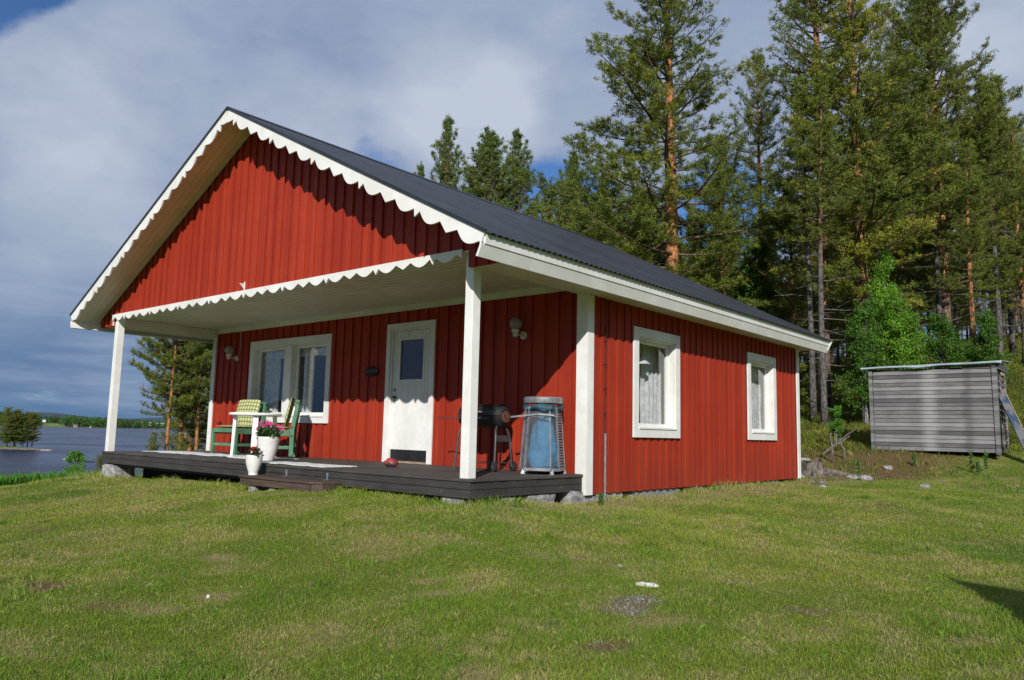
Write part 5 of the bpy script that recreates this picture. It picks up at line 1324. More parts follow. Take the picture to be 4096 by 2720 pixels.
K['twiggy'] = pine(25, 2.0, .12, .62, .03, 'bark_grey', step=.30, young=True, yellow=.05, dead=0, dens=.25, tone=.9, tuft=.45)
main = [  # kind, name, u, depth, v of the top, turn, label, wide
 ('old', 'pine_tree', 2684, 31, -230, 1.45, 'tall broad old pine with orange trunk behind the middle of the roof', 1.30),
 ('tall', 'pine_tree', 3062, 33, 205, .6, 'slender pointed pine with bare orange lower trunk right of the broad old pine', .95),
 ('tall', 'pine_tree', 3300, 29, -330, 2.0, 'tall pine with dark twin looking trunk rising behind the right roof end', 1.25),
 ('dense', 'pine_tree', 3470, 28, -260, 1.1, 'tall dense yellow tipped pine left of and behind the grey shed', 1.15),
 ('dark', 'pine_tree', 3800, 31, -240, 4.0, 'tall dark dense pine rising behind the grey shed', 1.05),
 ('dense', 'pine_tree', 3650, 36, 150, 2.9, 'shorter pine between the yellow tipped pine and the dark dense pine', .9),
 ('tall', 'pine_tree', 3915, 27, 560, 5.0, 'pine with thick bright orange trunk behind the right end of the shed', 1.2),
 ('dark', 'pine_tree', 4010, 38, 330, 1.5, 'dark pine whose pointed top stands right of the tall dark dense pine', .85),
 ('dense', 'pine_tree', 4120, 33, 480, .4, 'green pine cut by the right edge of the photo', 1.1),
 ('young', 'pine_tree', 1737, 42, 478, .3, 'slim blue green pine top showing first above the roof ridge', 1.0),
 ('young2', 'pine_tree', 1918, 40, 545, 1.9, 'full bushy blue green pine top, second of the three above the roof ridge', 1.25),
 ('young', 'pine_tree', 2058, 41, 527, 4.2, 'pointed pine top with spreading lower limbs, third of those above the roof ridge', 1.0),
 ('young2', 'pine_tree', 2262, 39, 628, 3.1, 'small pointed pine top just left of the broad old pine', 1.0),
 ('young', 'pine_tree', 1640, 46, 655, 2.2, 'small pine top barely showing over the left part of the roof', .8),
 ('dense', 'pine_tree', 2420, 36, 660, 1.0, 'bushy yellow green pine below the left limbs of the broad old pine', 1.2),
 ('bushpine', 'pine_tree', 2560, 33, 800, 3.9, 'bushy pine directly left of the old pine trunk above the roof', 1.3),
 ('bushpine', 'pine_tree', 2790, 33, 880, 2.9, 'bushy low pine directly right of the old pine trunk above the roof', 1.2),
 ('bushpine', 'pine_tree', 2170, 37, 770, 2.7, 'low bushy pine between the roof and the small pointed pine', 1.1),
 ('bushpine', 'pine_tree', 2900, 36, 560, 4.4, 'bushy pine between the broad old pine and the slender pointed pine', 1.1),
 ('bushpine', 'pine_tree', 3180, 31, 760, 5.4, 'bushy low pine just behind the right slope of the roof', 1.0),
]
for kd, nm, u, dep, vt, rz, lab, wd in main:
    loc, h = at_px(u, dep, vt); plant_tree(K[kd], nm, loc, h, rz, lab, wide=wd)
# forest behind: shared label
rt = random.Random(31); placed = [at_px(m_[2], m_[3]) for m_ in main]
def far_enough(p, d): return all((p[0]-q[0])**2+(p[1]-q[1])**2 > d*d for q in placed)
cnt = 0
def sky_cap(u): return float(np.interp(u, [2250, 2400, 2750, 2930, 3000, 3230, 3300, 3560, 3640, 3960, 4050, 4300], [880, 840, 780, 780, 820, 800, 470, 420, 360, 480, 600, 480]))
for tries in range(1600):
    u = rt.uniform(2250, 4500); dep = rt.uniform(31, 70) if cnt < 84 else rt.uniform(44, 95); p = at_px(u, dep)
    if not far_enough(p, 2.0 if dep > 40 else 2.7): continue
    right = u > 3600
    kd = rt.choice(['slim', 'slim', 'slim', 'tall', 'slim'] if right else ['tall', 'dense', 'slim', 'dark', 'slim', 'bushpine'])
    if cnt >= 84: kd = rt.choice(['bushpine', 'dense', 'bushpine', 'slim', 'dark'])
    if dep < 38 and kd in ('dense', 'dark'): kd = 'tall'
    vt = sky_cap(u)+rt.uniform(0, 360)
    if cnt >= 84: vt = max(vt, rt.uniform(750, 1180))
    _, h = at_px(u, dep, vt)
    if h > 21 or h < 3: continue
    placed.append(p)
    plant_tree(K[kd], 'pine_tree', p, h, rt.uniform(0, 6.28), 'pine standing in the crowded forest behind the cottage and shed', group='pines of the forest behind', wide=max(.8, min(1.25, 14/h)) if kd == 'slim' else max(.8, min(1.3, 13/h)))
    cnt += 1
    if cnt > 150: break
grp = 'leafy trees behind the shed and cottage'
for kd, u, dep, vt, rz, lab, wd in (
 ('birch', 3600, 24.5, 1180, .2, 'large bright green leafy tree directly behind the grey shed', .95), ('birch', 3570, 25.8, 1035, 2.2, 'bright green leafy tree with the highest top behind the grey shed', .68), ('birch2', 3470, 25, 1200, 4.0, 'bright green leafy bush left of the large leafy tree behind the shed', .85),
 ('birch2', 3790, 25.5, 1255, 1.0, 'leafy tree behind the right half of the grey shed', 1.2), ('birch2', 3940, 26, 1240, 5.0, 'leafy bush behind the right end of the grey shed', 1.0), ('aspen', 2960, 33, 1000, 3.3, 'leafy tree behind the right slope of the roof', 1.1), ('aspen', 3120, 35, 1120, .9, 'leafy tree right of the slender pine behind the roof', .9),
 ('aspen', 2850, 37, 1060, 1.9, 'leafy tree behind the roof beside the old pine trunk', .9)):
    loc, h = at_px(u, dep, vt); plant_tree(K[kd], 'leafy_tree', loc, h, rz, lab, group=grp, wide=wd)
loc, h = at_px(3335, 20.5, 1640); plant_tree(K['sapling'], 'sapling', loc, h, 1.0, 'small leafy sapling in the dark gap between cottage and shed', 'sapling')
# grey bare trunks in the gap and at right
for u, dep, lab in ((3300, 26, 'grey trunked pine in the gap between the roof end and the shed'), (3255, 28, 'thin brown trunked pine left of the grey trunked one in the gap'), (3772, 29, 'pale grey trunked pine behind the middle of the shed'), (4016, 30, 'grey trunked pine rising just right of the shed roof'), (4068, 36, 'thin grey trunked pine on the mossy slope at the right edge')):
    loc, h = at_px(u, dep, 300); plant_tree(K['slim'], 'pine_tree', loc, h, u*.1, lab, wide=1.25)
# lakeside pines seen through the porch
for u, dep, vt, kd, rz, lab, wd in ((672, 36, 1060, 'shore', .5, 'lakeside pine with thick orange trunk seen through the porch', .84), (728, 38, 1080, 'shore', 2.5, 'lakeside pine with slimmer red brown trunk, second seen through the porch', .82), (765, 41, 1120, 'tall', 4.4, 'dark trunked lakeside pine, third seen through the porch', 1.15), (793, 37, 1120, 'shore', 3.6, 'lakeside pine standing nearest the cottage wall', .9), (850, 39, 1230, 'dense', 1.4, 'dense lakeside pine mostly hidden by the cottage corner', .9), (745, 44, 1250, 'dense', 2.2, 'dense dark pine behind the orange trunked lakeside pines', .62)):
    loc, h = at_px(u, dep, vt); plant_tree(K[kd], 'pine_tree', loc, h, rz, lab, wide=wd)
for u, dep, vt, lab in ((620, 35, 1735, 'low sparse pine under the lakeside pines, left one'), (735, 36, 1740, 'low sparse pine between the lakeside pine trunks')):
    loc, h = at_px(u, dep, vt); plant_tree(K['bushpine'], 'young_pine', loc, h, u, lab, 'young pine', wide=.9)
# bushes at the left lawn edge
loc, h = at_px(312, 17.2, 1822); plant_tree(K['sapling'], 'birch_sapling', loc, h, 0, 'small bright green birch sapling at the lawn edge left of the porch', 'sapling', wide=.9)
loc, h = at_px(413, 18.2, 1838); plant_tree(K['twiggy'], 'spruce_sapling', loc, h, 1, 'thin sparse young conifer beside the left corner of the porch', 'sapling', wide=1.1)

# ------------------------------------------------------------------ islet with trees, rocks, jetty, houses across the lake
def on_lake(u, v, z=LAKE_Z):
    d = (_f+_r*((u-2048)/3092.43)+_u*((1360-v)/3092.43)); t = (z-CAM.z)/d.z; return CAM+d*t
c0 = on_lake(10, 1798); e0 = on_lake(190, 1805); axv = Vector((e0-c0).xy).normalized(); pv = Vector((-axv.y, axv.x))
nn = 60; V = []; F = []; L0 = -34; L1 = (Vector(e0.xy)-Vector(c0.xy)).length*.66
rows = 12
for i in range(nn+1):
    s = L0+(L1-L0)*i/nn; hw = 6.0*min(1, max(0, (L1*.45-s)/18))**.6+1.1*min(1, (L1-s)/4+.02); hw *= 1+.15*math.sin(s*.9)
    for j in range(rows+1):
        q = -1+2*j/rows; hh = (1-q*q)*(.45*min(1, max(0, (L1*.5-s)/14))+.32)
        p = Vector(c0.xy)+axv*s+pv*(q*hw+5*(s < L1*.3)*0+5); V.append((p.x, p.y, LAKE_Z-.12+hh+.12*noise.noise(Vector((s*.8, q*4, 1)))))
for i in range(nn):
    for j in range(rows): q = i*(rows+1)+j; F.append((q, q+1, q+rows+2, q+rows+1))
Va = np.array(V); ca = np.array([(.20, .15, .11) if v[2] < LAKE_Z+.28 else (.11, .14, .03) for v in V])
M['islet'] = attr_mat('islet_ground', 'vcol', .9, noise_amt=.35, scale=1.2)
tag(np_obj('islet', Va, np.array(F)[:, ::-1], M['islet'], attr=ca, smooth=True), kind='structure')
for i, (u, du, vt, kd, lab, wd) in enumerate(((0, 3, 1658, 'round', 'bushy pine at the left photo edge on the islet', 1.0), (22, 6, 1668, 'round', 'taller pine on the islet beside the bushy one', 1.1), (43, 2, 1702, 'round', 'rightmost pine of the islet', .95), (-34, 2, 1650, 'round', 'pine at the far left of the islet', 1.0), (12, 9, 1672, 'round', 'pine standing behind the others on the islet', 1.0), (32, 0, 1712, 'round', 'low bushy pine at the front of the islet', .95), (-14, 4, 1664, 'round', 'dense pine between the two leftmost pines of the islet', 1.1), (8, -1, 1690, 'round', 'broad low pine in the middle of the islet trees', 1.1), (18, -3, 1735, 'birch2', 'low bright leafy tree at the foot of the islet pines', .8), (46, -4, 1745, 'aspen', 'slender white stemmed birch on the islet shore', .7), (56, 0, 1765, 'birch2', 'small round leafy bush at the right end of the islet trees', .9))):
    q = on_lake(u-22, 1795); p = Vector(q.xy)+pv*(3+du*.6); z = LAKE_Z+.6; d = Vector((p.x, p.y, z))-CAM; dep = d.dot(_f); h = (1795-vt)/3092.43*dep
    plant_tree(K[kd], 'islet_tree', (p.x, p.y, z), h, i*1.7, lab, group='trees on the islet', wide=wd)
r = random.Random(8)
for i, (u, v, s, lab) in enumerate(((188, 1803, 1.0, 'pale rock at the very tip of the islet'), (172, 1803, .7, 'low rock near the tip of the islet'), (355, 1848, 1.3, 'dark flat rock in the water left of the porch'), (300, 1841, .8, 'low pale rock in the shallows left of the porch'), (262, 1838, .7, 'small rock in the shallow reef off the lawn'))):
    q = on_lake(u, v); mb = MB(); rock(mb, -s, s, -s*.4, s*.4, -.2, .16, i*2.2, 3, .3); tag(mb.build('lake_rock', 'stone' if i != 2 else 'dark', loc=(q.x, q.y, LAKE_Z+.05), rz=math.atan2(axv.y, axv.x)), lab, 'rock')
q = on_lake(80, 1737); jt = empty('jetty', (q.x, q.y, LAKE_Z), math.atan2(axv.y, axv.x), 'small pale floating jetty on the lake behind the islet', 'jetty')
mb = MB(); mb.box(-6, 7, -1.5, 1.5, .25, .6); mb.build('deck', 'carved', jt)
for x in (-5, 0, 5): mb = MB(); mb.box(x-.3, x+.3, -1.4, 1.4, -.3, .25); mb.build('float', 'galv', jt)
mb = MB(); mb.box(-2, 1.2, -.6, .6, .6, 1.2); mb.prism([(-2, -.6, 1.2), (1.2, -.6, 1.2), (1.7, -.4, 1.35)], (0, 1.2, 0)); mb.build('locker', 'white', jt)
def far_house(u, v, w_, label, wall='white', roofm='roof', hgt=3.0, back=60):
    az = az_of(u); r_ = shore_r(az)+back; x, y = polar(az, r_); z = far_z(az, back); dirc = Vector((x-CAM.x, y-CAM.y, 0)).normalized(); ww = w_/3092.43*r_*.85
    o = empty('far_house', (x, y, z+max(0, (CAM.z+((1360+374-46*(2048-u)/2048)-v)/3092.43*r_*.85-z-hgt))), math.atan2(dirc.y, dirc.x)-math.pi/2, label, 'house', 'houses across the lake')
    d = ww*.45; mb = MB(); mb.box(-ww/2, ww/2, -d/2, d/2, -1.5, hgt); mb.build('wall', wall, o)
    mb = MB(); mb.prism([(-ww/2-.5, -d/2-.6, hgt-.1), (-ww/2-.5, d/2+.6, hgt-.1), (-ww/2-.5, 0, hgt+d*.28)], (ww+1, 0, 0)); mb.build('roof', roofm, o)
    mb = MB()
    for k in range(3): mb.box(-ww*.35+k*ww*.3, -ww*.35+k*ww*.3+ww*.1, -d/2-.06, -d/2-.01, hgt*.4, hgt*.8)
    mb.build('windows', 'dark', o)
M['pinkish'] = simple('faded_red_boards', (.42, .30, .27), .9, .1, 1)
for args in ((122, 1674, 20, 'long low white house on the far shore left of the green field', 'pinkish', 'white', 3.2, 110), (174, 1679, 13, 'white gabled house at the top left corner of the green field', 'white', 'galv', 3.0, 130), (290, 1683, 7, 'small pale house among the far trees right of the green field', 'white', 'galv', 3.2, 90), (302, 1704, 16, 'pinkish boathouse at the water right of the green field', 'pinkish', 'galv', 3.4, 3), (362, 1705, 5, 'tiny white hut at the far shoreline', 'white', 'galv', 2.6, 3),
             (549, 1686, 10, 'low white house on the far shore, first right of the left post', 'white', 'white', 3.0, 130), (566, 1688, 8, 'white gabled house beside the low white one on the far shore', 'white', 'white', 4.0, 140), (600, 1691, 10, 'white gabled house left of the orange lakeside trunk', 'white', 'white', 4.0, 110), (627, 1692, 10, 'wide white house nearest the orange lakeside trunk', 'white', 'white', 4.0, 100), (650, 1694, 14, 'long pale house behind the orange lakeside trunk', 'pinkish', 'white', 3.0, 90)):
    far_house(*args)
# ------------------------------------------------------------------ grey shed, ladder, leaning board and the litter round it
_sa = at(3502, 1795, 19.7); SA = Vector((_sa.x, _sa.y)); SB = SA+Vector((math.cos(.01), math.sin(.01)))*2.70; sdir = (SB-SA).normalized(); SWD = (SB-SA).length; sang = math.atan2(sdir.y, sdir.x); sz = .30
shed = empty('grey_shed', (SA.x, SA.y, sz), sang, 'weathered grey board shed with a pale blue sheet roof behind the lawn', 'shed')
SH = 2.04; SD_ = 1.45
mb = MB(); k = 0; r = random.Random(9)
while k*.099 < SH-.02:
    z = k*.099; top = min(z+.090, SH)
    x0_, x1_ = -.0+r.uniform(-.004, .004), SWD-.05+r.uniform(-.004, .004)
    if k == 0: x0_ += 0
    def board(a, b_, z, top, tilt=0.0):
        mb.hexa([(a, -.021, z), (b_, -.021, z+tilt), (b_, .01, z+tilt), (a, .01, z), (a, -.004, top), (b_, -.004, top+tilt), (b_, .01, top+tilt), (a, .01, top)])
    if top >= SH-.03:   # topmost board broken
        board(x0_, 1.72, z, top-.01, -.035); board(2.02, x1_, z, top)
    else: board(x0_, x1_, z, top, r.uniform(-.004, .004))
    k += 1
mb.build('front_boards', 'grey', shed)
mb = MB(); mb.box(0, SWD-.02, .012, .05, .02, SH-.02); mb.box(0, .04, .05, SD_, 0, SH); mb.box(.0, SWD, SD_-.04, SD_, 0, SH+.05); mb.build('inner_wall', 'dark', shed)
mb = MB(); k = 0
while k*.099 < SH-.1:
    mb.box(SWD-.036, SWD-.012, .06, SD_, k*.099, k*.099+.092); k += 1
mb.build('side_boards', 'grey', shed)
mb = MB()
for k in range(19): mb.box(-.012, .0, .02, SD_, k*.099, k*.099+.092)
mb.build('side_boards', 'grey', shed)
for x0_, x1_ in ((-.085, .0), (SWD-.055, SWD+.035)):
    mb = MB(); mb.hexa([(x0_, -.045, -.05), (x1_, -.045, -.05), (x1_, -.018, -.05), (x0_, -.018, -.05), (x0_-.02, -.045, SH+.02), (x1_-.02, -.045, SH+.02), (x1_-.02, -.018, SH+.02), (x0_-.02, -.018, SH+.02)])
    mb.build('corner_board', 'grey', shed)
mb = MB(); mb.box(SWD+.0, SWD+.03, -.018, .10, -.06, SH); mb.build('corner_board', 'grey', shed)
mb = MB(); mb.box(SWD-.01, SWD+.02, SD_-.1, SD_, -.06, SH-.15); mb.build('corner_board', 'grey', shed)
# buckled sheet roof
nx_ = 40; V = []; F = []
for i in range(nx_+1):
    x = -.27+(SWD+.42)*i/nx_
    for j, y in enumerate((-.14, -.10, .3, .9, SD_+.15)):
        z = SH+.045+.06*(i/nx_)+.11*(y+.1)/1.6; z += .004*math.sin(x*5)+(-.030*math.exp(-((x-1.15)/.28)**2)-.055*max(0, (x-SWD-.02)/.25) if j == 0 else 0)-(.035 if j == 0 else 0)
        V.append((x, y, z))
for i in range(nx_):
    for j in range(4): q = i*5+j; F.append((q, q+5, q+6, q+1))
rf = np_obj('roof', np.array(V), np.array(F), M['tinroof'], shed); s = rf.modifiers.new('t', 'SOLIDIFY'); s.thickness = .018; s.offset = -1
mb = MB(); mb.box(-.1, SWD+.12, -.05, -.02, SH-.0, SH+.03); mb.box(SWD+.03, SWD+.07, -.03, SD_, SH-.08, SH+.08); mb.build('roof_batten', 'grey', shed)
lad = empty('wooden_ladder', (SWD*sdir.x+SA.x, SWD*sdir.y+SA.y, sz), sang, 'old wooden ladder of short slats hung on the right side of the grey shed', 'ladder')
mb = MB(); mb.hexa([(.045, .22, .14), (.075, .22, .14), (.075, .26, .14), (.045, .26, .14), (.045, .22, SH-.2), (.075, .22, SH-.2), (.075, .26, SH-.2), (.045, .26, SH-.2)]); mb.build('rail', 'grey', lad)
mb = MB(); mb.hexa([(.045, .62, .12), (.075, .62, .12), (.075, .68, .12), (.045, .68, .12), (.045, .58, SH-.2), (.075, .58, SH-.2), (.075, .62, SH-.2), (.045, .62, SH-.2)]); mb.build('rail', 'grey', lad)
for k in range(13): mb = MB(); z = .2+k*.135; mb.box(.077, .10, .20, .66, z, z+.075); mb.build('rung', 'bark_dead' if k % 3 else 'carved', lad)
m, n, b = new_mat('peeling_blue_paint'); f = n.noise(coords(n), 3.2, 5, .6); n.val(b.inputs['Base Color'], n.mix(n.ramp(f, .46, .62), (.12, .125, .13), (.022, .045, .095))); b.inputs['Roughness'].default_value = .8; M['bluepaint'] = m
A = at(4002, 1570, 18.2); B_ = at(4150, 1880, 17.4)
lp = empty('leaning_board', (0, 0, 0), 0, 'long board with peeling blue paint leaning on the right side of the shed', 'board')
mb = MB(); mb.bar(A, B_, .17, .030, _f*-1); mb.build('board', 'bluepaint', lp)
mb = MB(); o_ = _r*.094; mb.bar(A+o_, B_+o_, .016, .085, _f*-1); mb.build('edge_lath', 'carved', lp)
# poles, stump, logs, stones
def pole(p, q, r0, r1, label, name='wooden_pole', cat='pole'):
    mb = MB(); p, q = Vector(p), Vector(q); n_ = 7; pts = [p+(q-p)*k/n_+Vector((noise.noise(Vector((k, p.x, 0)))*.03, 0, noise.noise(Vector((k, p.x, 5)))*.03)) for k in range(n_+1)]
    mb.tube(pts, [r0+(r1-r0)*k/n_ for k in range(n_+1)], 7); return tag(mb.build(name, 'bark_dead', smooth=True), label, cat, 'old poles left of the shed')
def at_gd(u, dep, h=0.0): p = at(u, 1700, dep); return (p.x, p.y, gz(p.x, p.y)+h)
pole(at_gd(3285, 19.6, .04), at(3432, 1708, 20.5), .022, .012, 'long thin grey pole propped up left of the shed')
pole(at_gd(3280, 19.4, .03), at(3398, 1745, 19.8), .02, .02, 'grey pole lying low below the propped pole left of the shed')
pole(at_gd(3378, 18.8, 0), at(3366, 1765, 18.9), .028, .024, 'short grey stick standing under the propped pole')
g_ = at_gd(3326, 18.6); pole(g_, (g_[0]-.02, g_[1], g_[2]+.72), .028, .02, 'thin upright dead stem in the gap left of the shed')
def stump(loc, s, rz, label):
    rs_ = np.random.RandomState(3); mb = MB(); n_ = 20; prof = ((.44, -.12), (.34, .02), (.25, .14), (.215, .27), (.20, .34))
    for j, (q, z) in enumerate(prof):
        for k in range(n_):
            a = 2*math.pi*k/n_; w_ = q*(1+.22*math.sin(a*5+1)*(1-j/5)+.09*math.sin(a*9)); mb.v.append((w_*math.cos(a), w_*math.sin(a), z+(.05*math.sin(a*3)+.04*math.sin(a*7) if j == 4 else 0)))
    for j in range(4):
        for k in range(n_): k2 = (k+1) % n_; mb.face([j*n_+k, j*n_+k2, (j+1)*n_+k2, (j+1)*n_+k])
    mb.face([4*n_+k for k in range(n_)])
    o = mb.build('tree_stump', 'bark_dead', loc=loc, rz=rz, smooth=True); o.scale = (s, s, s)
    mb = MB()
    for a, L_, h_ in ((-.1, 1.5, .16), (.35, .8, .10), (2.6, .7, .12), (3.6, .6, .1), (-1.1, .7, .08), (-2.0, .6, .1), (1.5, .6, .1)):
        pts = [(math.cos(a+.1*math.sin(t*6))*(.2+L_*t), math.sin(a+.1*math.sin(t*6))*(.2+L_*t), h_*(1-t)**1.6+.02*math.sin(t*9)-.02) for t in [k/6 for k in range(7)]]
        mb.tube(pts, [.075*(1-k/7)+.012 for k in range(7)], 7)
    mb.build('root', 'bark_dead', o, smooth=True)
    return tag(o, label, 'tree stump')
stump(at_gd(3250, 16.9, -.02), .95, .75, 'grey weathered tree stump with long roots right behind the cottage corner')
for i, (u, dep, s, lab, mt) in enumerate(((3270, 14.6, .17, 'broken grey piece of dead wood lying in front of the tree stump', 'bark_dead'), (3455, 16.0, .24, 'flat pale stone on the bare soil right of the tree stump', 'stone'), (3402, 16.3, .16, 'small pale stone behind the long stump root', 'stone'), (3210, 19.0, .18, 'grey stone in the grass behind the cottage corner', 'stone'), (3546, 17.8, .17, 'rounded brown stone against the foot of the shed', 'concrete'),
                                      (3284, 13.6, .10, 'small pale stone on the lawn edge below the stump', 'stone'), (3325, 17.3, .16, 'whitish stone under the end of the grey poles', 'stone'), (3198, 16.6, .14, 'small stone beside the white corner of the cottage', 'stone'), (3690, 14.9, .14, 'pale flat stone at the edge of the bare soil below the shed', 'stone'))):
    x, y, z = at_gd(u, dep); mb = MB(); rock(mb, -s, s, -s*.6, s*.6, -.06, s*.42, i*3.7, 3, .25); tag(mb.build('wood_chunk' if i == 0 else 'stone', mt, loc=(x, y, z), rz=.7+i, smooth=False), lab, 'dead wood' if i == 0 else 'stone')
p = lawn_pt(2590, 2342); mb = MB(); rock(mb, -.085, .085, -.032, .032, -.02, .024, 2.2, 3, .25); M['palestone'] = simple('pale_stone', (.62, .60, .55), .8, .15, 12, bumps=.5, bd=.01)
tag(mb.build('stone', 'palestone', loc=(p.x, p.y, p.z-.004), rz=YAW-.35), 'long white stone lying in the lawn, right of centre', 'stone')
p = lawn_pt(833, 2392); mb = MB(); rock(mb, -.013, .013, -.01, .01, -.01, .024, 9.2, 2, .25); tag(mb.build('stone', 'palestone', loc=(p.x, p.y, p.z)), 'tiny white pebble in the lawn at the left', 'stone')
p = lawn_pt(2480, 2265); mb = MB(); rock(mb, -.022, .022, -.018, .018, -.01, .016, 5.2, 2, .25); tag(mb.build('stone', 'stone', loc=(p.x, p.y, p.z)), 'small grey stone in the lawn above the long white stone', 'stone')
for i, (u, v, lab) in enumerate(((2480, 1976, 'small pale stone by the side wall of the cottage'), (2825, 1969, 'flat pale stone under the side wall between the two windows'), (2120, 2013, 'small grey stone under the front corner of the porch'))):
    p = lawn_pt(u, v); mb = MB(); rock(mb, -.12, .12, -.07, .07, -.04, .05, 7.2+i, 2, .25); tag(mb.build('stone', 'concrete', loc=(p.x, p.y, p.z), rz=1.2), lab, 'stone')
# gravel in the worn patches
rg = np.random.RandomState(17); gv = MB()
for (px, py, ra_, rb_, th, k) in patches:
    if k != 2 and not (k == 1 and px > .5 and py < -.5): continue
    for _ in range(70 if k == 2 else 30):
        a, q = rg.rand()*6.28, rg.rand()**.6*1.0; dx, dy = math.cos(a)*q*ra_, math.sin(a)*q*rb_; x = px+dx*math.cos(th)-dy*math.sin(th); y = py+dx*math.sin(th)+dy*math.cos(th); s = .004+.009*rg.rand(); z = gz(x, y)
        pts = [(x+s*rg.uniform(.7, 1.2)*math.cos(t+a), y+s*rg.uniform(.7, 1.2)*math.sin(t+a), z-.004) for t in (0, 1.3, 2.5, 3.8, 5.0)]; i0 = gv.addv(pts); i1 = gv.addv([(x, y, z+s*.75)])
        for j in range(5): gv.face([i0+j, i0+(j+1) % 5, i1])
M['gravel'] = simple('gravel_stone', (.20, .19, .185), .9, .3, 30, bumps=0)
tag(gv.build('gravel', 'gravel'), 'scattered grey gravel in the worn patches of the lawn', 'gravel', kind='stuff')
# dandelions
def dandelion(loc, label, h=.09, r=.022):
    o = empty('dandelion', loc, 0, label, 'flower', 'yellow dandelions in the lawn'); mb = MB(); mb.tube([(0, 0, 0), (.01, 0, h)], .003, 5); mb.build('stem', 'green', o)
    rr_ = np.random.RandomState(int(abs(loc[0]*100))); V = []; C = []
    for k in range(26):
        a = rr_.rand()*6.28; e = rr_.rand()**.7*1.1; d = Vector((math.cos(a)*math.sin(e), math.sin(a)*math.sin(e), math.cos(e)*.7)); w_ = Vector((-math.sin(a), math.cos(a), 0))*.005; c = Vector((.01, 0, h)); V += [c-w_, c+w_, c+d*r+w_, c+d*r-w_]; C += [[.75, .42, .01]]*4
    np_obj('blossom', np.array(V), np.arange(len(V)).reshape(-1, 4), M['petal'], o, attr=np.array(C))
for u, v, lab in ((3833, 1942, 'pair forming left dandelion of the row below the shed'), (3903, 1954, 'dandelion second in the row below the shed, lower than its neighbours'), (3940, 1942, 'dandelion third in the row below the shed'), (4066, 1960, 'dandelion nearest the right edge of the photo'), (3692, 2010, 'lone dandelion lower on the lawn below the bare soil'), (310, 1904, 'dandelion at the foot of the birch sapling by the lake')):
    p = lawn_pt(u, v); dandelion((p.x, p.y, p.z), lab, r=.03)
def weed(loc, h, label, s=1.0):
    rr_ = np.random.RandomState(int(abs(loc[0]*77))); o = empty('leafy_weed', loc, 0, label, 'weed', 'tall weeds by the shed'); mb = MB(); mb.tube([(0, 0, -.05), (.02, .01, h)], [.008, .003], 5); mb.build('stem', 'green', o)
    L_ = []
    for k in range(14): L_.append(leaf_blob(rr_, 12, (.01, 0, h*(.15+.85*k/14)), (.05*s, .05*s, .03), .06*s, (.10, .19, .04), up=.5))
    quads_obj('leaves', L_, M['leaf'], o)
for u, dep, h, lab in ((3648, 17.9, .36, 'brown green weed standing alone against the middle of the shed'), (3876, 17.2, .52, 'tall weed left of the pair by the right part of the shed'), (3935, 17.2, .52, 'tall weed right of the pair by the right part of the shed'), (3902, 17.0, .32, 'short weed between the two tall weeds by the shed'), (3425, 16.6, .45, 'thin weed left of the shed corner'), (2405, 9.4, .16, 'small weed growing beside the grey pipe'), (1880, 8.6, .0, '')):
    if h: weed(at_gd(u, dep), h*.85, lab, .5 if h < .2 else .7)

# ------------------------------------------------------------------ grass and undergrowth
def inside_house(x, y): return ((x > -9.02) & (x < .0) & (y > .07) & (y < 9.3)) | ((x > -3.8) & (x < -2.18) & (y > -.33) & (y < .1))
def blades(x, y, h, w_, lean, C, rs, two=True, zoff=0.0):
    n_ = len(x); z = ground_z(x, y)+zoff; a = rs.rand(n_)*6.28; b_ = rs.rand(n_)*6.28
    sd_ = np.stack([np.cos(a), np.sin(a), np.zeros(n_)], 1)*w_[:, None]/2; ld = np.stack([np.cos(b_), np.sin(b_), np.zeros(n_)], 1)*(lean*h)[:, None]
    P0 = np.stack([x, y, z-.008], 1); up = np.zeros((n_, 3)); up[:, 2] = h
    mid = P0+up*.55+ld*.35; tip = P0+up*np.clip(1-lean*.35, .3, 1)[:, None]+ld
    if two:
        V = np.stack([P0-sd_, P0+sd_, mid+sd_*.75, tip, mid-sd_*.75], 1); k = 5
    else: V = np.stack([P0-sd_, P0+sd_, tip], 1); k = 3
    return V.reshape(-1, 3), np.arange(n_*k).reshape(-1, k), np.repeat(C, k, 0)
rs = np.random.RandomState(99)
def clumps():
    """tufts of longer darker grass and low broad-leaved weeds in the lawn"""
    xs, ys, hs, ws, cs_ = [], [], [], [], []
    for _ in range(330):
        r = 3.2*(16/3.2)**rs.rand(); az = -.3+1.75*rs.rand(); cx, cy = CAM.x-math.sin(az)*r, CAM.y+math.cos(az)*r
        if inside_house(np.array([cx]), np.array([cy]))[0] or cx < -10: continue
        n_ = rs.randint(25, 80); s = rs.uniform(.03, .10); broad = rs.rand() < .35
        xs.append(cx+rs.randn(n_)*s); ys.append(cy+rs.randn(n_)*s); hs.append(rs.uniform(.02, .035, n_) if broad else rs.uniform(.035, .085, n_)*rs.uniform(.7, 1.2))
        ws.append(np.full(n_, max(.010 if broad else .0030, r*.0007))); k = rs.uniform(.7, 1.15); cs_.append(np.tile(np.array([[.085, .20, .022]] if broad else [[.15, .27, .030]])*k, (n_, 1))*(.75+.5*rs.rand(n_, 1)))
    x, y, h, w_, C = map(np.concatenate, (xs, ys, hs, ws, cs_)); return blades(x, y, h, w_, .3+.6*rs.rand(len(x)), C, rs, True)
def cam_polar(n_, r0, r1, a0, a1, p=1.0):
    # density falls with distance
    q = rs.rand(n_); r = r0*(r1/r0)**(q**p); az = a0+(a1-a0)*rs.rand(n_); return CAM.x-np.sin(az)*r, CAM.y+np.cos(az)*r, r
x, y, r = cam_polar(760000, 2.9, 24, -.35, 1.55, .92)
_, col, dens, rough, forest = ground_colour(x, y)
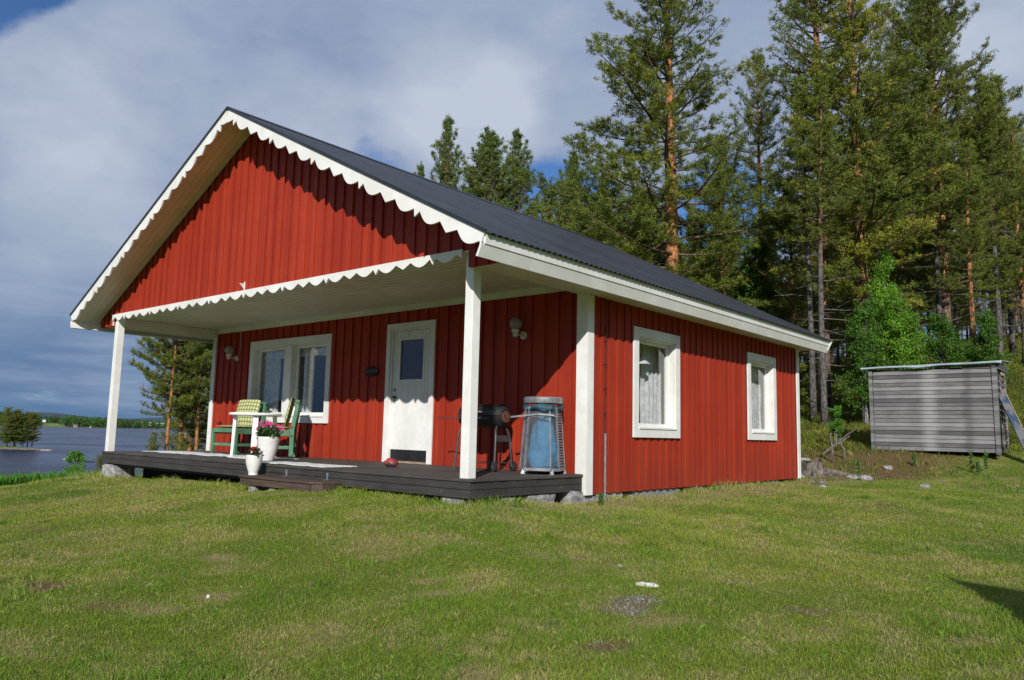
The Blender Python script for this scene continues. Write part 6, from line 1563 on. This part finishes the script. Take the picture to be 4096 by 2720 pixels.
keep = (rs.rand(len(x)) < dens) & ~inside_house(x, y) & (x > -13) & (forest < .5); x, y, r, col, dens, rough = x[keep], y[keep], r[keep], col[keep], dens[keep], rough[keep]
hn = fbm(x, y, 1.3, 3, 40); h = (.015+.020*hn+.015*rs.rand(len(x)))*(1+.9*(fbm(x, y, .35, 2, 44) > .60))*np.where(rough > .5, 1.9, 1)
edge = np.maximum(sstep(-y, .45, .0)*sstep(x, .5, .1)*(y > -.5), sstep(x, .42, .08)*(y > 2)); h = h*(1+edge*rs.rand(len(x))*np.where(fbm(x, y, 2.2, 2, 55) > .5, 2.6, .8))
w_ = np.maximum(.0028, r*.00052)*(.7+.6*rs.rand(len(x)))
rd_ = rs.rand(len(x), 1); C = col*(.72+.56*rd_)
st = (rs.rand(len(x)) < .03+.12*(fbm(x, y, 2.6, 3, 50) > .58))[:, None]; C = np.where(st, np.array([.40, .37, .16])*(.7+.5*rd_), C)
V, F, C2 = blades(x, y, h, w_, .15+.65*rs.rand(len(x))**1.2, C, rs, True)
Vc, Fc, Cc = clumps()
F = np.concatenate([F, Fc+len(V)]); V = np.concatenate([V, Vc]); C2 = np.concatenate([C2, Cc])
tag(np_obj('lawn_grass', V, F, M['grass'], attr=C2), 'short mown green and straw coloured grass of the lawn', 'grass', kind='stuff')
# tall grass at the lake side edge and along foundations
def band(n_, fx):
    t = rs.rand(n_); return fx(t)
t = rs.rand(60000); x = -10.2-rs.rand(len(t))*3.4; y = -6+t*9.5; k = (x < -9.9-.12*(y+2)+.3*np.sin(y*2)) & ~((y > 1.2) & (x > -10.6)); x, y = x[k], y[k]
C = np.array([.100, .260, .035])*(.6+.8*rs.rand(len(x), 1)); h = .14+.17*rs.rand(len(x))*(.5+fbm(x, y, 1.2, 2, 61))
V, F, C2 = blades(x, y, h, np.full(len(x), .012), .15+.5*rs.rand(len(x)), C, rs, True)
tag(np_obj('tall_grass', V, F, M['grass'], attr=C2), 'taller unmown grass along the lake side edge of the lawn', 'grass', kind='stuff')
# rough grass, berry bushes and heather of the forest floor
x, y, r = cam_polar(480000, 15.5, 62, -.45, .95, 1.0)
_, _, _, rough, forest = ground_colour(x, y); u_ = fbm(x, y, .8, 3, 70)
k = (rs.rand(len(x)) < np.maximum(forest, rough*.12*sstep(u_, .45, .6))) & ~((x > -9.3) & (x < .6) & (y > 0) & (y < 9.8)); x, y, r = x[k], y[k], r[k]
f = fbm(x, y, .45, 3, 72)[:, None]; C = (np.array([.075, .115, .018])*(1-f)+np.array([.215, .225, .035])*f)*(.55+.9*rs.rand(len(x), 1)); red = rs.rand(len(x)) < .025; C[red] = (.30, .10, .03)
h = (.04+.20*rs.rand(len(x)))*(.5+u_[k])*np.clip(r/22, .6, 1.5); V, F, C2 = blades(x, y, h, .006+r*.0007*rs.rand(len(x)), .2+.9*rs.rand(len(x)), C, rs, True)
tag(np_obj('forest_undergrowth', V, F, M['grass'], attr=C2), 'berry bushes, heather and rough grass covering the forest floor', 'undergrowth', kind='stuff')
# straw and twig litter
x, y, r = cam_polar(9000, 3, 14, -.3, 1.5, .9); k = ~inside_house(x, y) & (x > -10.5); x, y, r = x[k], y[k], r[k]; C = np.array([.46, .39, .22])*(.6+.6*rs.rand(len(x), 1))
V, F, C2 = blades(x, y, np.full(len(x), .010), np.maximum(.0014, r*.00026), np.full(len(x), 3.2), C, rs, False, .022)
tag(np_obj('straw_litter', V, F, M['grass'], attr=C2), 'dry cut straw lying loose on the lawn', 'straw', kind='stuff')

# ------------------------------------------------------------------ added sail-shaped shadow caster out of view, real source of the lawn shadow unknown
tip = lawn_pt(3814, 2321); zs = 2.9; sL = (zs-tip.z)/.679
p0 = Vector((tip.x+.715*sL, tip.y-1.0*sL, zs)); dA_ = Vector((.993, -.118, 0)); dB_ = Vector((.44, -.90, 0))
cor = [p0, p0+dA_*3.1, p0+dB_*3.3]; cen_ = (cor[0]+cor[1]+cor[2])/3
sail = empty('added_shadow_sail', (cen_.x, cen_.y, 0), 0, 'added triangular grey shadow caster on poles, out of view behind the camera', 'shadow caster')
edge = []
for i in range(3):
    a, b_ = cor[i], cor[(i+1) % 3]
    for k in range(12):
        t = k/12; m_ = a+(b_-a)*t; edge.append(m_+(cen_-m_).normalized()*(.09*math.sin(math.pi*t)))
mb = MB(); o_ = Vector((cen_.x, cen_.y, 0)); pts_ = [q-o_ for q in edge]; i0 = mb.addv(pts_); ic = mb.addv([cen_-o_-Vector((0, 0, .12))])
for k in range(36): mb.face([i0+k, i0+(k+1) % 36, ic])
M['sailcloth'] = simple('sail_cloth', (.35, .34, .32), .9, .1, 4, bumps=.1)
cl = mb.build('cloth', 'sailcloth', sail); s_ = cl.modifiers.new('t', 'SOLIDIFY'); s_.thickness = .006
for q in cor:
    g0 = gz(q.x, q.y); mb = MB(); mb.tube([(q.x-o_.x, q.y-o_.y, g0-.2), (q.x-o_.x, q.y-o_.y, zs+.03)], .03, 10); mb.build('pole', 'galv', sail)
